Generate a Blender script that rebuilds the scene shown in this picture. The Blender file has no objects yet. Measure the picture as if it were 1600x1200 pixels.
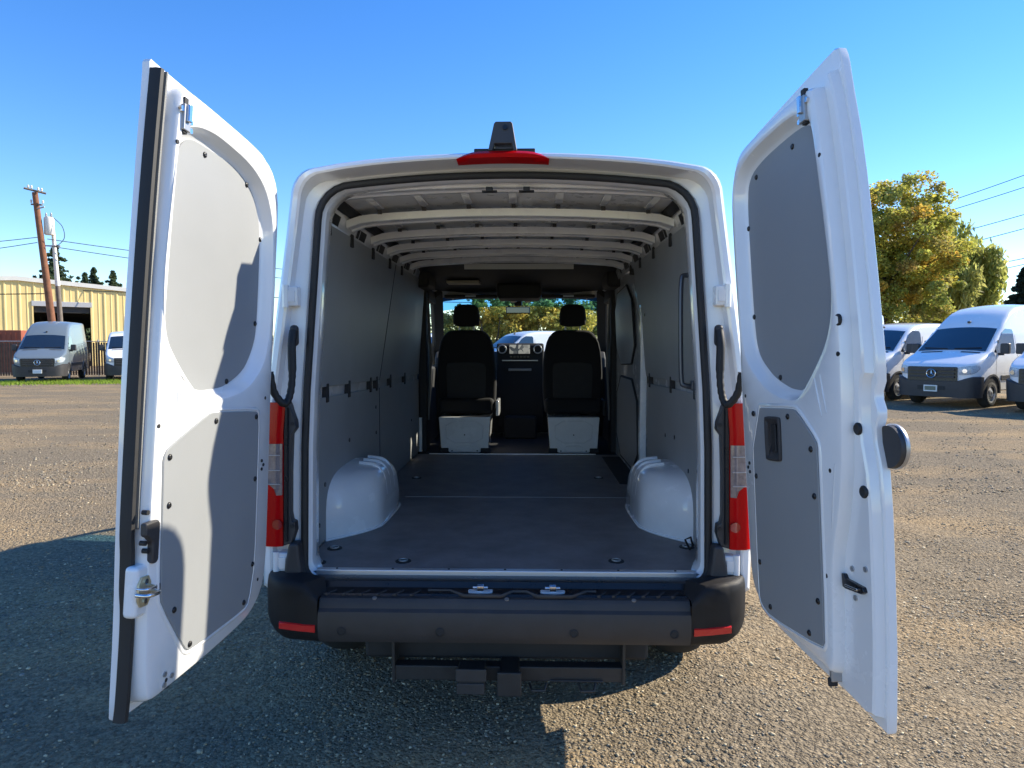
import bpy, bmesh, math, random
import numpy as np
from mathutils import Vector, Matrix, noise
R = math.radians
random.seed(7); rng = np.random.default_rng(7)
S = bpy.context.scene
COL = S.collection

# ------------------------------------------------------------------ camera
cam = bpy.data.cameras.new('camera'); cam.sensor_width = 36.0; cam.lens = 36.0 * 1090 / 1600
cam.clip_start = 0.05; cam.clip_end = 3000
co = bpy.data.objects.new('camera', cam); COL.objects.link(co)
co.location = (0.10, -2.73, 1.60); co.rotation_euler = (R(90 - 3.1), 0, R(1.47))
S.camera = co

# ------------------------------------------------------------------ sky, sun, exposure
SUN = Vector((1.49, 0.585, 1.0)).normalized()
SUN_EL = math.asin(SUN.z)
w = bpy.data.worlds.new('World'); S.world = w; w.use_nodes = True
nt = w.node_tree
sky = nt.nodes.new('ShaderNodeTexSky'); sky.sky_type = 'NISHITA'; sky.sun_disc = False
sky.sun_elevation = SUN_EL; sky.sun_rotation = math.atan2(SUN.x, SUN.y)
sky.air_density = 1.0; sky.dust_density = 0.0; sky.ozone_density = 3.0; sky.altitude = 100
hs = nt.nodes.new('ShaderNodeHueSaturation'); hs.inputs['Saturation'].default_value = 1.31; hs.inputs['Value'].default_value = 0.90; hs.inputs['Hue'].default_value = 0.511
nt.links.new(sky.outputs[0], hs.inputs['Color']); nt.links.new(hs.outputs[0], nt.nodes['Background'].inputs[0])
nt.nodes['Background'].inputs[1].default_value = 0.15
sl = bpy.data.lights.new('sun', 'SUN'); sl.energy = 4.7; sl.angle = R(0.53); sl.color = (1.0, 0.90, 0.72)
so = bpy.data.objects.new('sun', sl); COL.objects.link(so)
so.rotation_euler = SUN.to_track_quat('Z', 'Y').to_euler(); so.location = (10, 4, 12)
S.view_settings.view_transform = 'Standard'; S.view_settings.look = 'None'
S.view_settings.exposure = 1.0; S.view_settings.gamma = 1.0
S.render.engine = 'CYCLES'; S.cycles.use_denoising = True
S.cycles.max_bounces = 12; S.cycles.diffuse_bounces = 8; S.cycles.transparent_max_bounces = 12; S.cycles.sample_clamp_indirect = 6

# ------------------------------------------------------------------ materials
MATS = {}
def mat(name, col, rough=0.5, metal=0.0, coat=0.0, var=0.0, vscale=8.0, bump=0.0, bscale=200.0, trans=0.0, emis=None, spec=0.5):
    if name in MATS: return MATS[name]
    m = bpy.data.materials.new(name); m.use_nodes = True; MATS[name] = m
    n = m.node_tree.nodes; l = m.node_tree.links; b = n['Principled BSDF']
    b.inputs['Base Color'].default_value = (*col, 1); b.inputs['Roughness'].default_value = rough
    b.inputs['Metallic'].default_value = metal; b.inputs['Coat Weight'].default_value = coat
    b.inputs['Coat Roughness'].default_value = 0.06; b.inputs['Specular IOR Level'].default_value = spec
    b.inputs['Transmission Weight'].default_value = trans
    tc = n.new('ShaderNodeTexCoord')
    if var:
        nz = n.new('ShaderNodeTexNoise'); nz.inputs['Scale'].default_value = vscale; nz.inputs['Detail'].default_value = 6; nz.inputs['Roughness'].default_value = 0.62
        l.new(tc.outputs['Object'], nz.inputs['Vector'])
        mr = n.new('ShaderNodeMapRange'); mr.inputs['From Min'].default_value = 0.3; mr.inputs['From Max'].default_value = 0.7
        mr.inputs['To Min'].default_value = 1 - var; mr.inputs['To Max'].default_value = 1 + var
        l.new(nz.outputs['Fac'], mr.inputs['Value'])
        mx = n.new('ShaderNodeMix'); mx.data_type = 'RGBA'; mx.blend_type = 'MULTIPLY'; mx.inputs['Factor'].default_value = 1
        mx.inputs['A'].default_value = (*col, 1); l.new(mr.outputs[0], mx.inputs['B'])
        l.new(mx.outputs['Result'], b.inputs['Base Color'])
        mr2 = n.new('ShaderNodeMapRange'); mr2.inputs['To Min'].default_value = max(0.02, rough - 0.08); mr2.inputs['To Max'].default_value = min(1, rough + 0.10)
        l.new(nz.outputs['Fac'], mr2.inputs['Value']); l.new(mr2.outputs[0], b.inputs['Roughness'])
    if bump:
        nb = n.new('ShaderNodeTexNoise'); nb.inputs['Scale'].default_value = bscale; nb.inputs['Detail'].default_value = 3
        l.new(tc.outputs['Object'], nb.inputs['Vector'])
        bp = n.new('ShaderNodeBump'); bp.inputs['Strength'].default_value = bump; bp.inputs['Distance'].default_value = 0.002
        l.new(nb.outputs['Fac'], bp.inputs['Height']); l.new(bp.outputs[0], b.inputs['Normal'])
    if emis:
        b.inputs['Emission Color'].default_value = (*emis[0], 1); b.inputs['Emission Strength'].default_value = emis[1]
    return m

WHITE = mat('white_paint', (0.84, 0.845, 0.85), 0.24, coat=0.9, var=0.03, vscale=3)
WHITE_IN = mat('white_paint_inside', (0.82, 0.83, 0.84), 0.25, coat=0.9, var=0.05, vscale=5)
GREYPAINT = mat('grey_paint', (0.14, 0.175, 0.20), 0.35, coat=0.6)
TRIM = mat('grey_trim_board', (0.275, 0.288, 0.30), 0.55, var=0.03, vscale=2.5, bump=0.25, bscale=500)
WALLTRIM = mat('grey_wall_board', (0.32, 0.33, 0.335), 0.5, var=0.08, vscale=4, bump=0.25, bscale=500)
FLOORM = mat('phenolic_floor', (0.205, 0.188, 0.180), 0.55, var=0.25, vscale=7, bump=0.5, bscale=350)
PLASTIC = mat('dark_plastic', (0.042, 0.040, 0.042), 0.5, var=0.15, vscale=9, bump=0.4, bscale=700)
GLOSSBLACK = mat('gloss_black', (0.012, 0.012, 0.014), 0.28, var=0.2, vscale=12)
RUBBER = mat('black_rubber', (0.018, 0.018, 0.019), 0.62, var=0.2, vscale=20)
CABBLACK = mat('cab_black', (0.022, 0.022, 0.024), 0.7, var=0.2, vscale=15)
FABRIC = mat('black_fabric', (0.014, 0.014, 0.016), 0.9, bump=0.5, bscale=900)
STEEL = mat('zinc_steel', (0.60, 0.50, 0.31), 0.42, metal=0.55, var=0.15, vscale=60)
CHROME = mat('chrome', (0.75, 0.76, 0.78), 0.15, metal=1.0)
ALU = mat('aluminium_trim', (0.72, 0.72, 0.73), 0.35, metal=0.7)
REDLENS = mat('red_lens', (0.46, 0.002, 0.004), 0.2, coat=0.08, spec=0.12, emis=((1.0, 0.01, 0.01), 0.0))
CLEARLENS = mat('clear_lens', (0.20, 0.165, 0.165), 0.1, coat=1.0, var=0.25, vscale=60)
HEADLAMP = mat('headlamp_glass', (0.42, 0.46, 0.50), 0.08, coat=1.0, var=0.4, vscale=25)
DARKGLASS = mat('dark_glass', (0.012, 0.018, 0.024), 0.05, coat=1.0, spec=0.7)
TYRE = mat('tyre_rubber', (0.022, 0.022, 0.022), 0.85, var=0.3, vscale=30)
RIM = mat('steel_rim', (0.42, 0.42, 0.42), 0.35, metal=0.6)
PLATE_W = mat('plate_frame', (0.75, 0.75, 0.72), 0.5)
PLATE_G = mat('plate_field', (0.16, 0.18, 0.13), 0.5, var=0.3, vscale=30)
PLATE_B = mat('plate_pale', (0.55, 0.62, 0.70), 0.5)
BROWNPOLE = mat('pole_wood', (0.20, 0.085, 0.045), 0.9, var=0.3, vscale=3, bump=0.6, bscale=30)
GREYPOLE = mat('pole_wood_grey', (0.17, 0.14, 0.115), 0.9, var=0.3, vscale=3)
YELLOW = mat('yellow_sheet', (0.86, 0.65, 0.27), 0.45, var=0.06, vscale=0.6)
ROOFTRIM = mat('roof_flashing', (0.72, 0.70, 0.64), 0.5, var=0.06, vscale=1)
FENCEM = mat('brown_slat', (0.14, 0.075, 0.045), 0.7, var=0.3, vscale=4)
GALV = mat('galvanised', (0.42, 0.43, 0.44), 0.45, metal=0.5)
REDBOX = mat('red_steel', (0.28, 0.07, 0.035), 0.6, var=0.15, vscale=2)
CABLE = mat('cable_black', (0.03, 0.03, 0.03), 0.7)
BARK = mat('bark', (0.07, 0.055, 0.045), 0.95, var=0.3, vscale=5, bump=0.8, bscale=20)
DARKIN = mat('shed_dark', (0.05, 0.047, 0.045), 0.9)

def glass_mat(name, tint):
    m = bpy.data.materials.new(name); m.use_nodes = True
    n = m.node_tree.nodes; l = m.node_tree.links; n.remove(n['Principled BSDF'])
    t = n.new('ShaderNodeBsdfTransparent'); t.inputs[0].default_value = (*tint, 1)
    g = n.new('ShaderNodeBsdfGlossy'); g.inputs['Roughness'].default_value = 0.01; g.inputs[0].default_value = (1, 1, 1, 1)
    lw = n.new('ShaderNodeLayerWeight'); lw.inputs['Blend'].default_value = 0.5
    pw = n.new('ShaderNodeMath'); pw.operation = 'POWER'; pw.inputs[1].default_value = 4.0; l.new(lw.outputs['Facing'], pw.inputs[0])
    f = n.new('ShaderNodeMath'); f.operation = 'MULTIPLY_ADD'; f.inputs[1].default_value = 0.55; f.inputs[2].default_value = 0.03; l.new(pw.outputs[0], f.inputs[0])
    mx = n.new('ShaderNodeMixShader'); l.new(f.outputs[0], mx.inputs[0]); l.new(t.outputs[0], mx.inputs[1]); l.new(g.outputs[0], mx.inputs[2])
    l.new(mx.outputs[0], n['Material Output'].inputs['Surface']); return m
GLASS = glass_mat('windscreen_glass', (0.88, 0.91, 0.90))
TINTGLASS = glass_mat('shade_band_glass', (0.16, 0.42, 0.78))

def leaf_mat(name):
    m = bpy.data.materials.new(name); m.use_nodes = True
    n = m.node_tree.nodes; l = m.node_tree.links; b = n['Principled BSDF']
    a = n.new('ShaderNodeAttribute'); a.attribute_name = 'leaf_colour'
    l.new(a.outputs['Color'], b.inputs['Base Color']); b.inputs['Roughness'].default_value = 0.55; b.inputs['Specular IOR Level'].default_value = 0.3
    t = n.new('ShaderNodeBsdfTranslucent'); l.new(a.outputs['Color'], t.inputs['Color'])
    mx = n.new('ShaderNodeMixShader'); mx.inputs[0].default_value = 0.58
    l.new(b.outputs[0], mx.inputs[1]); l.new(t.outputs[0], mx.inputs[2]); l.new(mx.outputs[0], n['Material Output'].inputs['Surface'])
    return m
LEAF = leaf_mat('leaf')

def attr_mat(name, attr, rough):
    m = bpy.data.materials.new(name); m.use_nodes = True
    n = m.node_tree.nodes; l = m.node_tree.links; b = n['Principled BSDF']
    a = n.new('ShaderNodeAttribute'); a.attribute_name = attr
    l.new(a.outputs['Color'], b.inputs['Base Color']); b.inputs['Roughness'].default_value = rough; b.inputs['Specular IOR Level'].default_value = 0.1
    return m
STONE = attr_mat('gravel_stone', 'stone_colour', 0.85)

def ground_mat():
    m = bpy.data.materials.new('gravel_ground'); m.use_nodes = True
    n = m.node_tree.nodes; l = m.node_tree.links; b = n['Principled BSDF']; b.inputs['Roughness'].default_value = 0.95
    b.inputs['Specular IOR Level'].default_value = 0.08
    tc = n.new('ShaderNodeTexCoord')
    def nz(sc, det=5, ro=0.6, vec=None):
        q = n.new('ShaderNodeTexNoise'); q.inputs['Scale'].default_value = sc; q.inputs['Detail'].default_value = det; q.inputs['Roughness'].default_value = ro
        l.new(vec or tc.outputs['Object'], q.inputs['Vector']); return q
    mp = n.new('ShaderNodeMapping'); mp.inputs['Scale'].default_value = (0.55, 1.3, 1); mp.inputs['Rotation'].default_value = (0, 0, R(18)); l.new(tc.outputs['Object'], mp.inputs['Vector'])
    big = nz(0.55, 6, 0.62, mp.outputs[0]); fine = nz(34, 6, 0.75); vor = n.new('ShaderNodeTexVoronoi'); vor.inputs['Scale'].default_value = 75; l.new(tc.outputs['Object'], vor.inputs['Vector'])
    vor2 = n.new('ShaderNodeTexVoronoi'); vor2.inputs['Scale'].default_value = 34; vor2.inputs['Randomness'].default_value = 1; l.new(tc.outputs['Object'], vor2.inputs['Vector'])
    r1 = n.new('ShaderNodeValToRGB'); r1.color_ramp.elements[0].position = 0.46; r1.color_ramp.elements[0].color = (0.275, 0.225, 0.155, 1)
    r1.color_ramp.elements[1].position = 0.64; r1.color_ramp.elements[1].color = (0.43, 0.315, 0.180, 1)
    l.new(big.outputs['Fac'], r1.inputs[0])
    r2 = n.new('ShaderNodeValToRGB'); r2.color_ramp.elements[0].color = (0.50, 0.50, 0.52, 1); r2.color_ramp.elements[1].color = (1.35, 1.33, 1.3, 1)
    r2.color_ramp.elements[0].position = 0.30; r2.color_ramp.elements[1].position = 0.72; l.new(fine.outputs['Fac'], r2.inputs[0])
    m1 = n.new('ShaderNodeMix'); m1.data_type = 'RGBA'; m1.blend_type = 'MULTIPLY'; m1.inputs['Factor'].default_value = 1
    l.new(r1.outputs[0], m1.inputs['A']); l.new(r2.outputs[0], m1.inputs['B'])
    bw = n.new('ShaderNodeRGBToBW'); l.new(vor.outputs['Color'], bw.inputs[0])
    mr = n.new('ShaderNodeMapRange'); mr.inputs['To Min'].default_value = 0.68; mr.inputs['To Max'].default_value = 1.32; l.new(bw.outputs[0], mr.inputs['Value'])
    m2 = n.new('ShaderNodeMix'); m2.data_type = 'RGBA'; m2.blend_type = 'MULTIPLY'; m2.inputs['Factor'].default_value = 1
    l.new(m1.outputs['Result'], m2.inputs['A']); l.new(mr.outputs[0], m2.inputs['B']); l.new(m2.outputs['Result'], b.inputs['Base Color'])
    ad = n.new('ShaderNodeMath'); ad.operation = 'MULTIPLY_ADD'; ad.inputs[1].default_value = -0.9; l.new(vor.outputs['Distance'], ad.inputs[0]); l.new(fine.outputs['Fac'], ad.inputs[2])
    ad2 = n.new('ShaderNodeMath'); ad2.operation = 'MULTIPLY_ADD'; ad2.inputs[1].default_value = -1.2; l.new(vor2.outputs['Distance'], ad2.inputs[0]); l.new(ad.outputs[0], ad2.inputs[2])
    bp = n.new('ShaderNodeBump'); bp.inputs['Strength'].default_value = 1.0; bp.inputs['Distance'].default_value = 0.015
    l.new(ad2.outputs[0], bp.inputs['Height']); l.new(bp.outputs[0], b.inputs['Normal'])
    return m

# ------------------------------------------------------------------ mesh helpers
def link(name, me, m=None, parent=None):
    o = bpy.data.objects.new(name, me); COL.objects.link(o)
    if m is not None and me is not None: me.materials.append(m)
    if parent is not None: o.parent = parent
    return o
def tag(o, label=None, cat=None, group=None, kind=None):
    if label: o['label'] = label
    if cat: o['category'] = cat
    if group: o['group'] = group
    if kind: o['kind'] = kind
    return o
def empty(name, loc=(0, 0, 0), rz=0.0):
    o = bpy.data.objects.new(name, None); COL.objects.link(o); o.location = loc; o.rotation_euler = (0, 0, rz); o.empty_display_size = 0.2
    return o
def bev(o, wd, seg=3, ang=35):
    b = o.modifiers.new('bevel', 'BEVEL'); b.width = wd; b.segments = seg; b.limit_method = 'ANGLE'; b.angle_limit = R(ang); b.harden_normals = True
    for p in o.data.polygons: p.use_smooth = True
    return o
def fin(bm, name, m, parent=None, smooth=None, xf=None, bevel=0, seg=3):
    if xf is not None:
        for v in bm.verts: v.co = xf(v.co)
    bmesh.ops.recalc_face_normals(bm, faces=bm.faces)
    me = bpy.data.meshes.new(name); bm.to_mesh(me); bm.free()
    o = link(name, me, m, parent)
    if smooth is not None:
        for p in me.polygons: p.use_smooth = True
        me.set_sharp_from_angle(angle=R(smooth))
    if bevel: bev(o, bevel, seg)
    return o
def abox(bm, x0, x1, y0, y1, z0, z1):
    vs = [bm.verts.new(c) for c in ((x0,y0,z0),(x1,y0,z0),(x1,y1,z0),(x0,y1,z0),(x0,y0,z1),(x1,y0,z1),(x1,y1,z1),(x0,y1,z1))]
    for f in ((0,3,2,1),(4,5,6,7),(0,1,5,4),(1,2,6,5),(2,3,7,6),(3,0,4,7)): bm.faces.new([vs[i] for i in f])
    return vs
def box(name, b, m, parent=None, bevel=0.0, seg=2):
    bm = bmesh.new(); abox(bm, *b); return fin(bm, name, m, parent, bevel=bevel, seg=seg)
def aprism(bm, pts, f0, f1):
    """pts 2-D polygon; f0/f1 map a 2-D point to 3-D at each end"""
    a = [bm.verts.new(f0(p)) for p in pts]; b = [bm.verts.new(f1(p)) for p in pts]; n = len(pts)
    bm.faces.new(a[::-1]); bm.faces.new(b)
    for i in range(n): bm.faces.new((a[i], a[(i+1) % n], b[(i+1) % n], b[i]))
def prism(name, pts, f0, f1, m, parent=None, bevel=0.0, seg=2, xf=None):
    bm = bmesh.new(); aprism(bm, pts, f0, f1); return fin(bm, name, m, parent, bevel=bevel, seg=seg, xf=xf)
def aloft(bm, rings, close=True, cap0=False, cap1=False):
    V = [[bm.verts.new(c) for c in r] for r in rings]; n = len(V[0])
    for i in range(len(V)-1):
        for j in range(n if close else n-1):
            k = (j+1) % n
            try: bm.faces.new((V[i][j], V[i][k], V[i+1][k], V[i+1][j]))
            except ValueError: pass
    if cap0: bm.faces.new(V[0][::-1])
    if cap1: bm.faces.new(V[-1])
    return V
def catmull(P, n=6):
    P = [Vector(p) for p in P]; out = []
    for i in range(len(P)-1):
        p0, p1, p2, p3 = P[max(i-1, 0)], P[i], P[i+1], P[min(i+2, len(P)-1)]
        for k in range(n):
            t = k/n
            out.append(0.5*((2*p1)+(-p0+p2)*t+(2*p0-5*p1+4*p2-p3)*t*t+(-p0+3*p1-3*p2+p3)*t**3))
    out.append(P[-1]); return out
def atube(bm, path, rad, n=8, closed=False, cap=True):
    P = [Vector(p) for p in path]; rings = []; N = len(P); up = Vector((0, 0, 1)); prev = None
    for i, p in enumerate(P):
        a = P[(i-1) % N] if closed else P[max(i-1, 0)]; b = P[(i+1) % N] if closed else P[min(i+1, N-1)]
        t = (b-a).normalized()
        if prev is None:
            ref = up if abs(t.z) < 0.9 else Vector((0, 1, 0)); u = t.cross(ref).normalized()
        else:
            u = (prev - t*prev.dot(t)).normalized()
        prev = u; v = t.cross(u); r = rad[i] if isinstance(rad, (list, tuple)) else rad
        rings.append([p + (u*math.cos(2*math.pi*k/n) + v*math.sin(2*math.pi*k/n))*r for k in range(n)])
    if closed: rings.append(rings[0])
    aloft(bm, rings, True, cap and not closed, cap and not closed)
    if closed: bmesh.ops.remove_doubles(bm, verts=bm.verts, dist=1e-5)
def tube(name, path, rad, m, parent=None, n=8, closed=False, xf=None):
    bm = bmesh.new(); atube(bm, path, rad, n, closed); return fin(bm, name, m, parent, smooth=50, xf=xf)
def adisc(bm, c, ax, r, h, n=16, r2=None):
    """cylinder from c along unit vector ax, height h"""
    c = Vector(c); ax = Vector(ax).normalized(); u = ax.orthogonal().normalized(); v = ax.cross(u); r2 = r if r2 is None else r2
    ring = lambda o, q: [c + ax*o + (u*math.cos(2*math.pi*k/n) + v*math.sin(2*math.pi*k/n))*q for k in range(n)]
    aloft(bm, [ring(0, r), ring(h, r2)], True, True, True)
def disc(name, c, ax, r, h, m, parent=None, n=16, r2=None, xf=None, bevel=0):
    bm = bmesh.new(); adisc(bm, c, ax, r, h, n, r2); return fin(bm, name, m, parent, smooth=40, xf=xf, bevel=bevel)
def alathe(bm, prof, c, ax, n=24):
    """prof list of (radius, offset along ax)"""
    c = Vector(c); ax = Vector(ax).normalized(); u = ax.orthogonal().normalized(); v = ax.cross(u)
    aloft(bm, [[c + ax*o + (u*math.cos(2*math.pi*k/n) + v*math.sin(2*math.pi*k/n))*max(r, 1e-4) for k in range(n)] for r, o in prof])
def lathe(name, prof, c, ax, m, parent=None, n=24, smooth=40):
    bm = bmesh.new(); alathe(bm, prof, c, ax, n); return fin(bm, name, m, parent, smooth=smooth)
def chaikin(p, it=2):
    for _ in range(it):
        q = []
        for i in range(len(p)):
            a = p[i]; b = p[(i+1) % len(p)]
            q += [(a[0]*.78+b[0]*.22, a[1]*.78+b[1]*.22), (a[0]*.22+b[0]*.78, a[1]*.22+b[1]*.78)]
        p = q
    return p
def area(p): return 0.5*sum(p[i][0]*p[(i+1) % len(p)][1]-p[(i+1) % len(p)][0]*p[i][1] for i in range(len(p)))
def offset(p, d):
    """d>0 shrinks"""
    s = 1 if area(p) > 0 else -1; out = []; n = len(p)
    for i in range(n):
        a, b, c = Vector(p[i-1]), Vector(p[i]), Vector(p[(i+1) % n])
        e1 = (b-a).normalized() if (b-a).length > 1e-9 else (c-b).normalized(); e2 = (c-b).normalized() if (c-b).length > 1e-9 else e1
        n1 = Vector((-e1.y, e1.x)); n2 = Vector((-e2.y, e2.x)); nn = (n1+n2)
        nn = nn.normalized() if nn.length > 1e-6 else n1
        k = 1/max(0.5, nn.dot(n1)); out.append(tuple(b + nn*d*s*k))
    return out
def npmesh(name, verts, faces, m, parent=None, colour=None, attr='leaf_colour'):
    """verts (N,3), faces (M,k) arrays; colour per vertex (N,3)"""
    me = bpy.data.meshes.new(name); k = faces.shape[1]
    me.vertices.add(len(verts)); me.vertices.foreach_set('co', verts.astype(np.float32).ravel())
    me.loops.add(faces.size); me.loops.foreach_set('vertex_index', faces.astype(np.int32).ravel())
    me.polygons.add(len(faces)); me.polygons.foreach_set('loop_start', np.arange(0, faces.size, k, dtype=np.int32))
    if colour is not None:
        ca = me.color_attributes.new(attr, 'FLOAT_COLOR', 'POINT')
        ca.data.foreach_set('color', np.concatenate([colour, np.ones((len(colour), 1))], 1).astype(np.float32).ravel())
    me.update(calc_edges=True)
    return link(name, me, m, parent)
def lerp(x, P):
    if x <= P[0][0]: return P[0][1]
    for (a, b), (c, d) in zip(P, P[1:]):
        if x <= c: return b + (d-b)*(x-a)/(c-a)
    return P[-1][1]

# ------------------------------------------------------------------ ground
def build_ground():
    def axis(lo, hi, near0, near1, step):
        a = list(np.arange(near0, near1, step)); d = step; x = near1
        while x < hi: a.append(x); d *= 1.28; x += d
        a.append(hi); d = step; x = near0 - step
        while x > lo: a.insert(0, x); d *= 1.28; x -= d
        a.insert(0, lo); return np.array(sorted(set(a)))
    xs = axis(-900, 900, -7, 7, 0.07); ys = axis(-60, 1500, -2.5, 9, 0.07)
    V = []
    for y in ys:
        for x in xs:
            f = 1.0 if abs(x) < 40 and -10 < y < 60 else 0.0
            if -1.1 < x < 1.1 and 0.6 < y < 6: f *= 0.3
            z = f*(0.022*noise.noise((x*0.55, y*0.55, 0)) + 0.010*noise.noise((x*2.3, y*2.3, 3)))
            rut = math.sin((x*0.72 + y*0.30)*9.5) * 0.007 * max(0, min(1, (x-1.0)/1.2)) * max(0, min(1, (6-y)/4)) if abs(y) < 8 and x < 7 else 0
            V.append((x, y, z - 0.012 + rut*f))
    nx, ny = len(xs), len(ys); i = np.arange((nx)*(ny)).reshape(ny, nx)
    F = np.stack([i[:-1, :-1], i[:-1, 1:], i[1:, 1:], i[1:, :-1]], -1).reshape(-1, 4)
    o = npmesh('ground', np.array(V), F, ground_mat())
    o.data.polygons.foreach_set('use_smooth', np.ones(len(F), bool))
    tag(o, 'flat gravel and dirt parking lot stretching to the horizon', 'ground', kind='structure')
    return xs, ys, np.array(V)[:, 2].reshape(ny, nx)
GX, GY, GZ = build_ground()
def gz(x, y):
    i = np.clip(np.searchsorted(GX, x)-1, 0, len(GX)-2); j = np.clip(np.searchsorted(GY, y)-1, 0, len(GY)-2)
    fx = np.clip((x-GX[i])/(GX[i+1]-GX[i]), 0, 1); fy = np.clip((y-GY[j])/(GY[j+1]-GY[j]), 0, 1)
    return (GZ[j, i]*(1-fx)+GZ[j, i+1]*fx)*(1-fy) + (GZ[j+1, i]*(1-fx)+GZ[j+1, i+1]*fx)*fy

def build_gravel():
    ico = np.array([(x, y, z) for x in (-1, 1) for y in (-1, 1) for z in (-1, 1)])*0.72
    fc = np.array([(0,1,3,2),(4,6,7,5),(0,4,5,1),(2,3,7,6),(0,2,6,4),(1,5,7,3)])
    P = []; Z = []
    def patch(n, x0, x1, y0, y1, s0, s1, pw, fade=0):
        x = rng.uniform(x0, x1, n); y = y0 + (y1-y0)*(rng.random(n) if not fade else rng.random(n)**fade); s = s0 + (s1-s0)*rng.random(n)**pw
        q = np.array([noise.noise((a*.9, b*1.6, 5)) + .5*noise.noise((a*3.1, b*3.9, 9)) for a, b in zip(x, y)])
        pr = np.clip(.62 + 1.5*q, .12, 1)
        for c0, c1 in ((.55, 1.15), (2.25, 1.05), (4.6, .35), (-3.2, -.55)):      # worn wheel tracks
            dd = np.abs(x - (c0 + c1*(y+1)*.55 + .12*np.sin(y*1.3)))
            pr = pr*np.where(dd < .13, .18, np.where(dd < .22, 1.35, 1))
        k = rng.random(n) < pr
        P.append(np.stack([x, y], 1)[k]); Z.append(s[k])
    patch(100000, -3.8, 4.2, -1.6, 1.8, 0.0016, 0.0080, 2.6)
    patch(75000, -7, 7.5, 1.4, 7.5, 0.0028, 0.0105, 2.6, 1.25)
    patch(1500, -5, 6, -1.6, 6, 0.007, 0.015, 2.5)
    patch(20000, -14, -1.2, 5.0, 24, 0.006, 0.018, 2.6, 1.8)
    patch(20000, 1.2, 16, 5.0, 24, 0.006, 0.018, 2.6, 1.8)
    P = np.concatenate(P); Z = np.concatenate(Z); N = len(P)
    base = ico[None] * (1 + rng.uniform(-.35, .35, (N, 8, 1))) * np.stack([rng.uniform(.8, 1.35, N), rng.uniform(.7, 1.1, N), rng.uniform(.35, .65, N)], 1)[:, None]
    a = rng.uniform(0, 2*math.pi, N); c, s = np.cos(a), np.sin(a)
    X = base[:, :, 0]*c[:, None] - base[:, :, 1]*s[:, None]; Y = base[:, :, 0]*s[:, None] + base[:, :, 1]*c[:, None]
    tl = rng.uniform(-.5, .5, N)[:, None]; W = base[:, :, 2] + X*tl*.5
    zz = gz(P[:, 0], P[:, 1])
    V = np.stack([X*Z[:, None]+P[:, :1], Y*Z[:, None]+P[:, 1:], W*Z[:, None] + (zz + Z*0.22)[:, None]], -1)
    pal = np.array([(.26,.24,.205),(.34,.30,.24),(.42,.375,.30),(.19,.185,.18),(.32,.265,.20),(.50,.45,.36),(.36,.28,.19),(.25,.245,.235)])
    col = pal[rng.integers(0, len(pal), N)] * np.array([1.05, .98, .84]) * rng.uniform(.6, 1.25, (N, 1))
    F = fc[None] + (np.arange(N)*8)[:, None, None]
    o = npmesh('gravel', V.reshape(-1, 3), F.reshape(-1, 4), STONE, None, np.repeat(col, 8, 0), 'stone_colour')
    tag(o, 'loose grey and tan gravel stones scattered over the lot', 'gravel', kind='stuff')
build_gravel()

# ------------------------------------------------------------------ van surface functions  (t = distance back from the nose, local y = -t)
LOW = [(0,1.05),(.03,1.09),(.10,1.14),(.25,1.21),(.5,1.32),(.75,1.42),(.87,1.47),(1.0,1.565),(1.3,1.79),(1.72,2.08),(1.9,2.18),(2.1,2.25),(2.5,2.32),(3.0,2.35),(3.6,2.36),(5.0,2.36),(5.9,2.35)]
HIGH = [(0,1.05),(.03,1.09),(.10,1.14),(.25,1.21),(.5,1.32),(.75,1.42),(.87,1.47),(1.0,1.565),(1.3,1.79),(1.72,2.10),(1.9,2.25),(2.1,2.39),(2.4,2.58),(2.8,2.72),(3.3,2.79),(4,2.82),(5.9,2.82)]
PLAN = [(0,.60),(.02,.68),(.05,.76),(.1,.83),(.2,.90),(.35,.945),(.6,.975),(.9,.988),(1.3,.99),(5.0,.99),(5.9,.985)]
def hwid(t, z):
    h = lerp(t, PLAN)
    return h - (0.16 - 0.035*min(1, max(0, (t-3)/2)))*max(0, z-1.30) - 0.06*max(0, 0.75-z)
def section(t, prof, zb=0.40, inset=0.0, nt=7):
    """closed ring of a body station: list of (x,z), right half from bottom centre up to the top centre, then the left half"""
    zt = lerp(t, prof) - inset*.55; zb += inset
    crown = min(0.045, 0.02+0.02*t); rt = min(0.13, 0.05+0.08*t) - 0.03*min(1, max(0, (t-4)/1.5))
    zc = zt - crown
    xc = hwid(t, zc) - inset
    half = [(x*hwid(t, zb)*0.95, zb) for x in (0, .33, .66, 1)]
    for k in range(10):
        f = k/9; z = zb+0.03 + (zc-rt-zb-0.03)*f; half.append((hwid(t, z)-inset, z))
    for k in range(1, 6):
        a = k/6*math.pi/2; half.append((xc-rt+rt*math.cos(a)+(hwid(t, zc-rt)-inset-xc)*(1-k/6), zc-rt+rt*math.sin(a)))
    xe = xc-rt
    for k in range(nt):
        f = 1-k/nt; half.append((xe*f, zt-crown*f*f))
    half.append((0, zt))
    return half + [(-x, z) for x, z in half[-2:0:-1]]
def topz(t, x, prof):
    zt = lerp(t, prof); crown = min(0.045, 0.02+0.02*t); rt = min(0.13, 0.05+0.08*t) - 0.03*min(1, max(0, (t-4)/1.5)); xe = hwid(t, zt-crown)-rt
    return zt - crown*(x/xe)**2
STN = [0,.02,.05,.1,.2,.35,.5,.65,.8,.87,.95,1.1,1.25,1.4,1.55,1.72,1.8,1.9,2.0,2.1,2.25,2.4,2.6,2.8,3.0,3.3,3.7,4.2,4.8,5.4]

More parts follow.
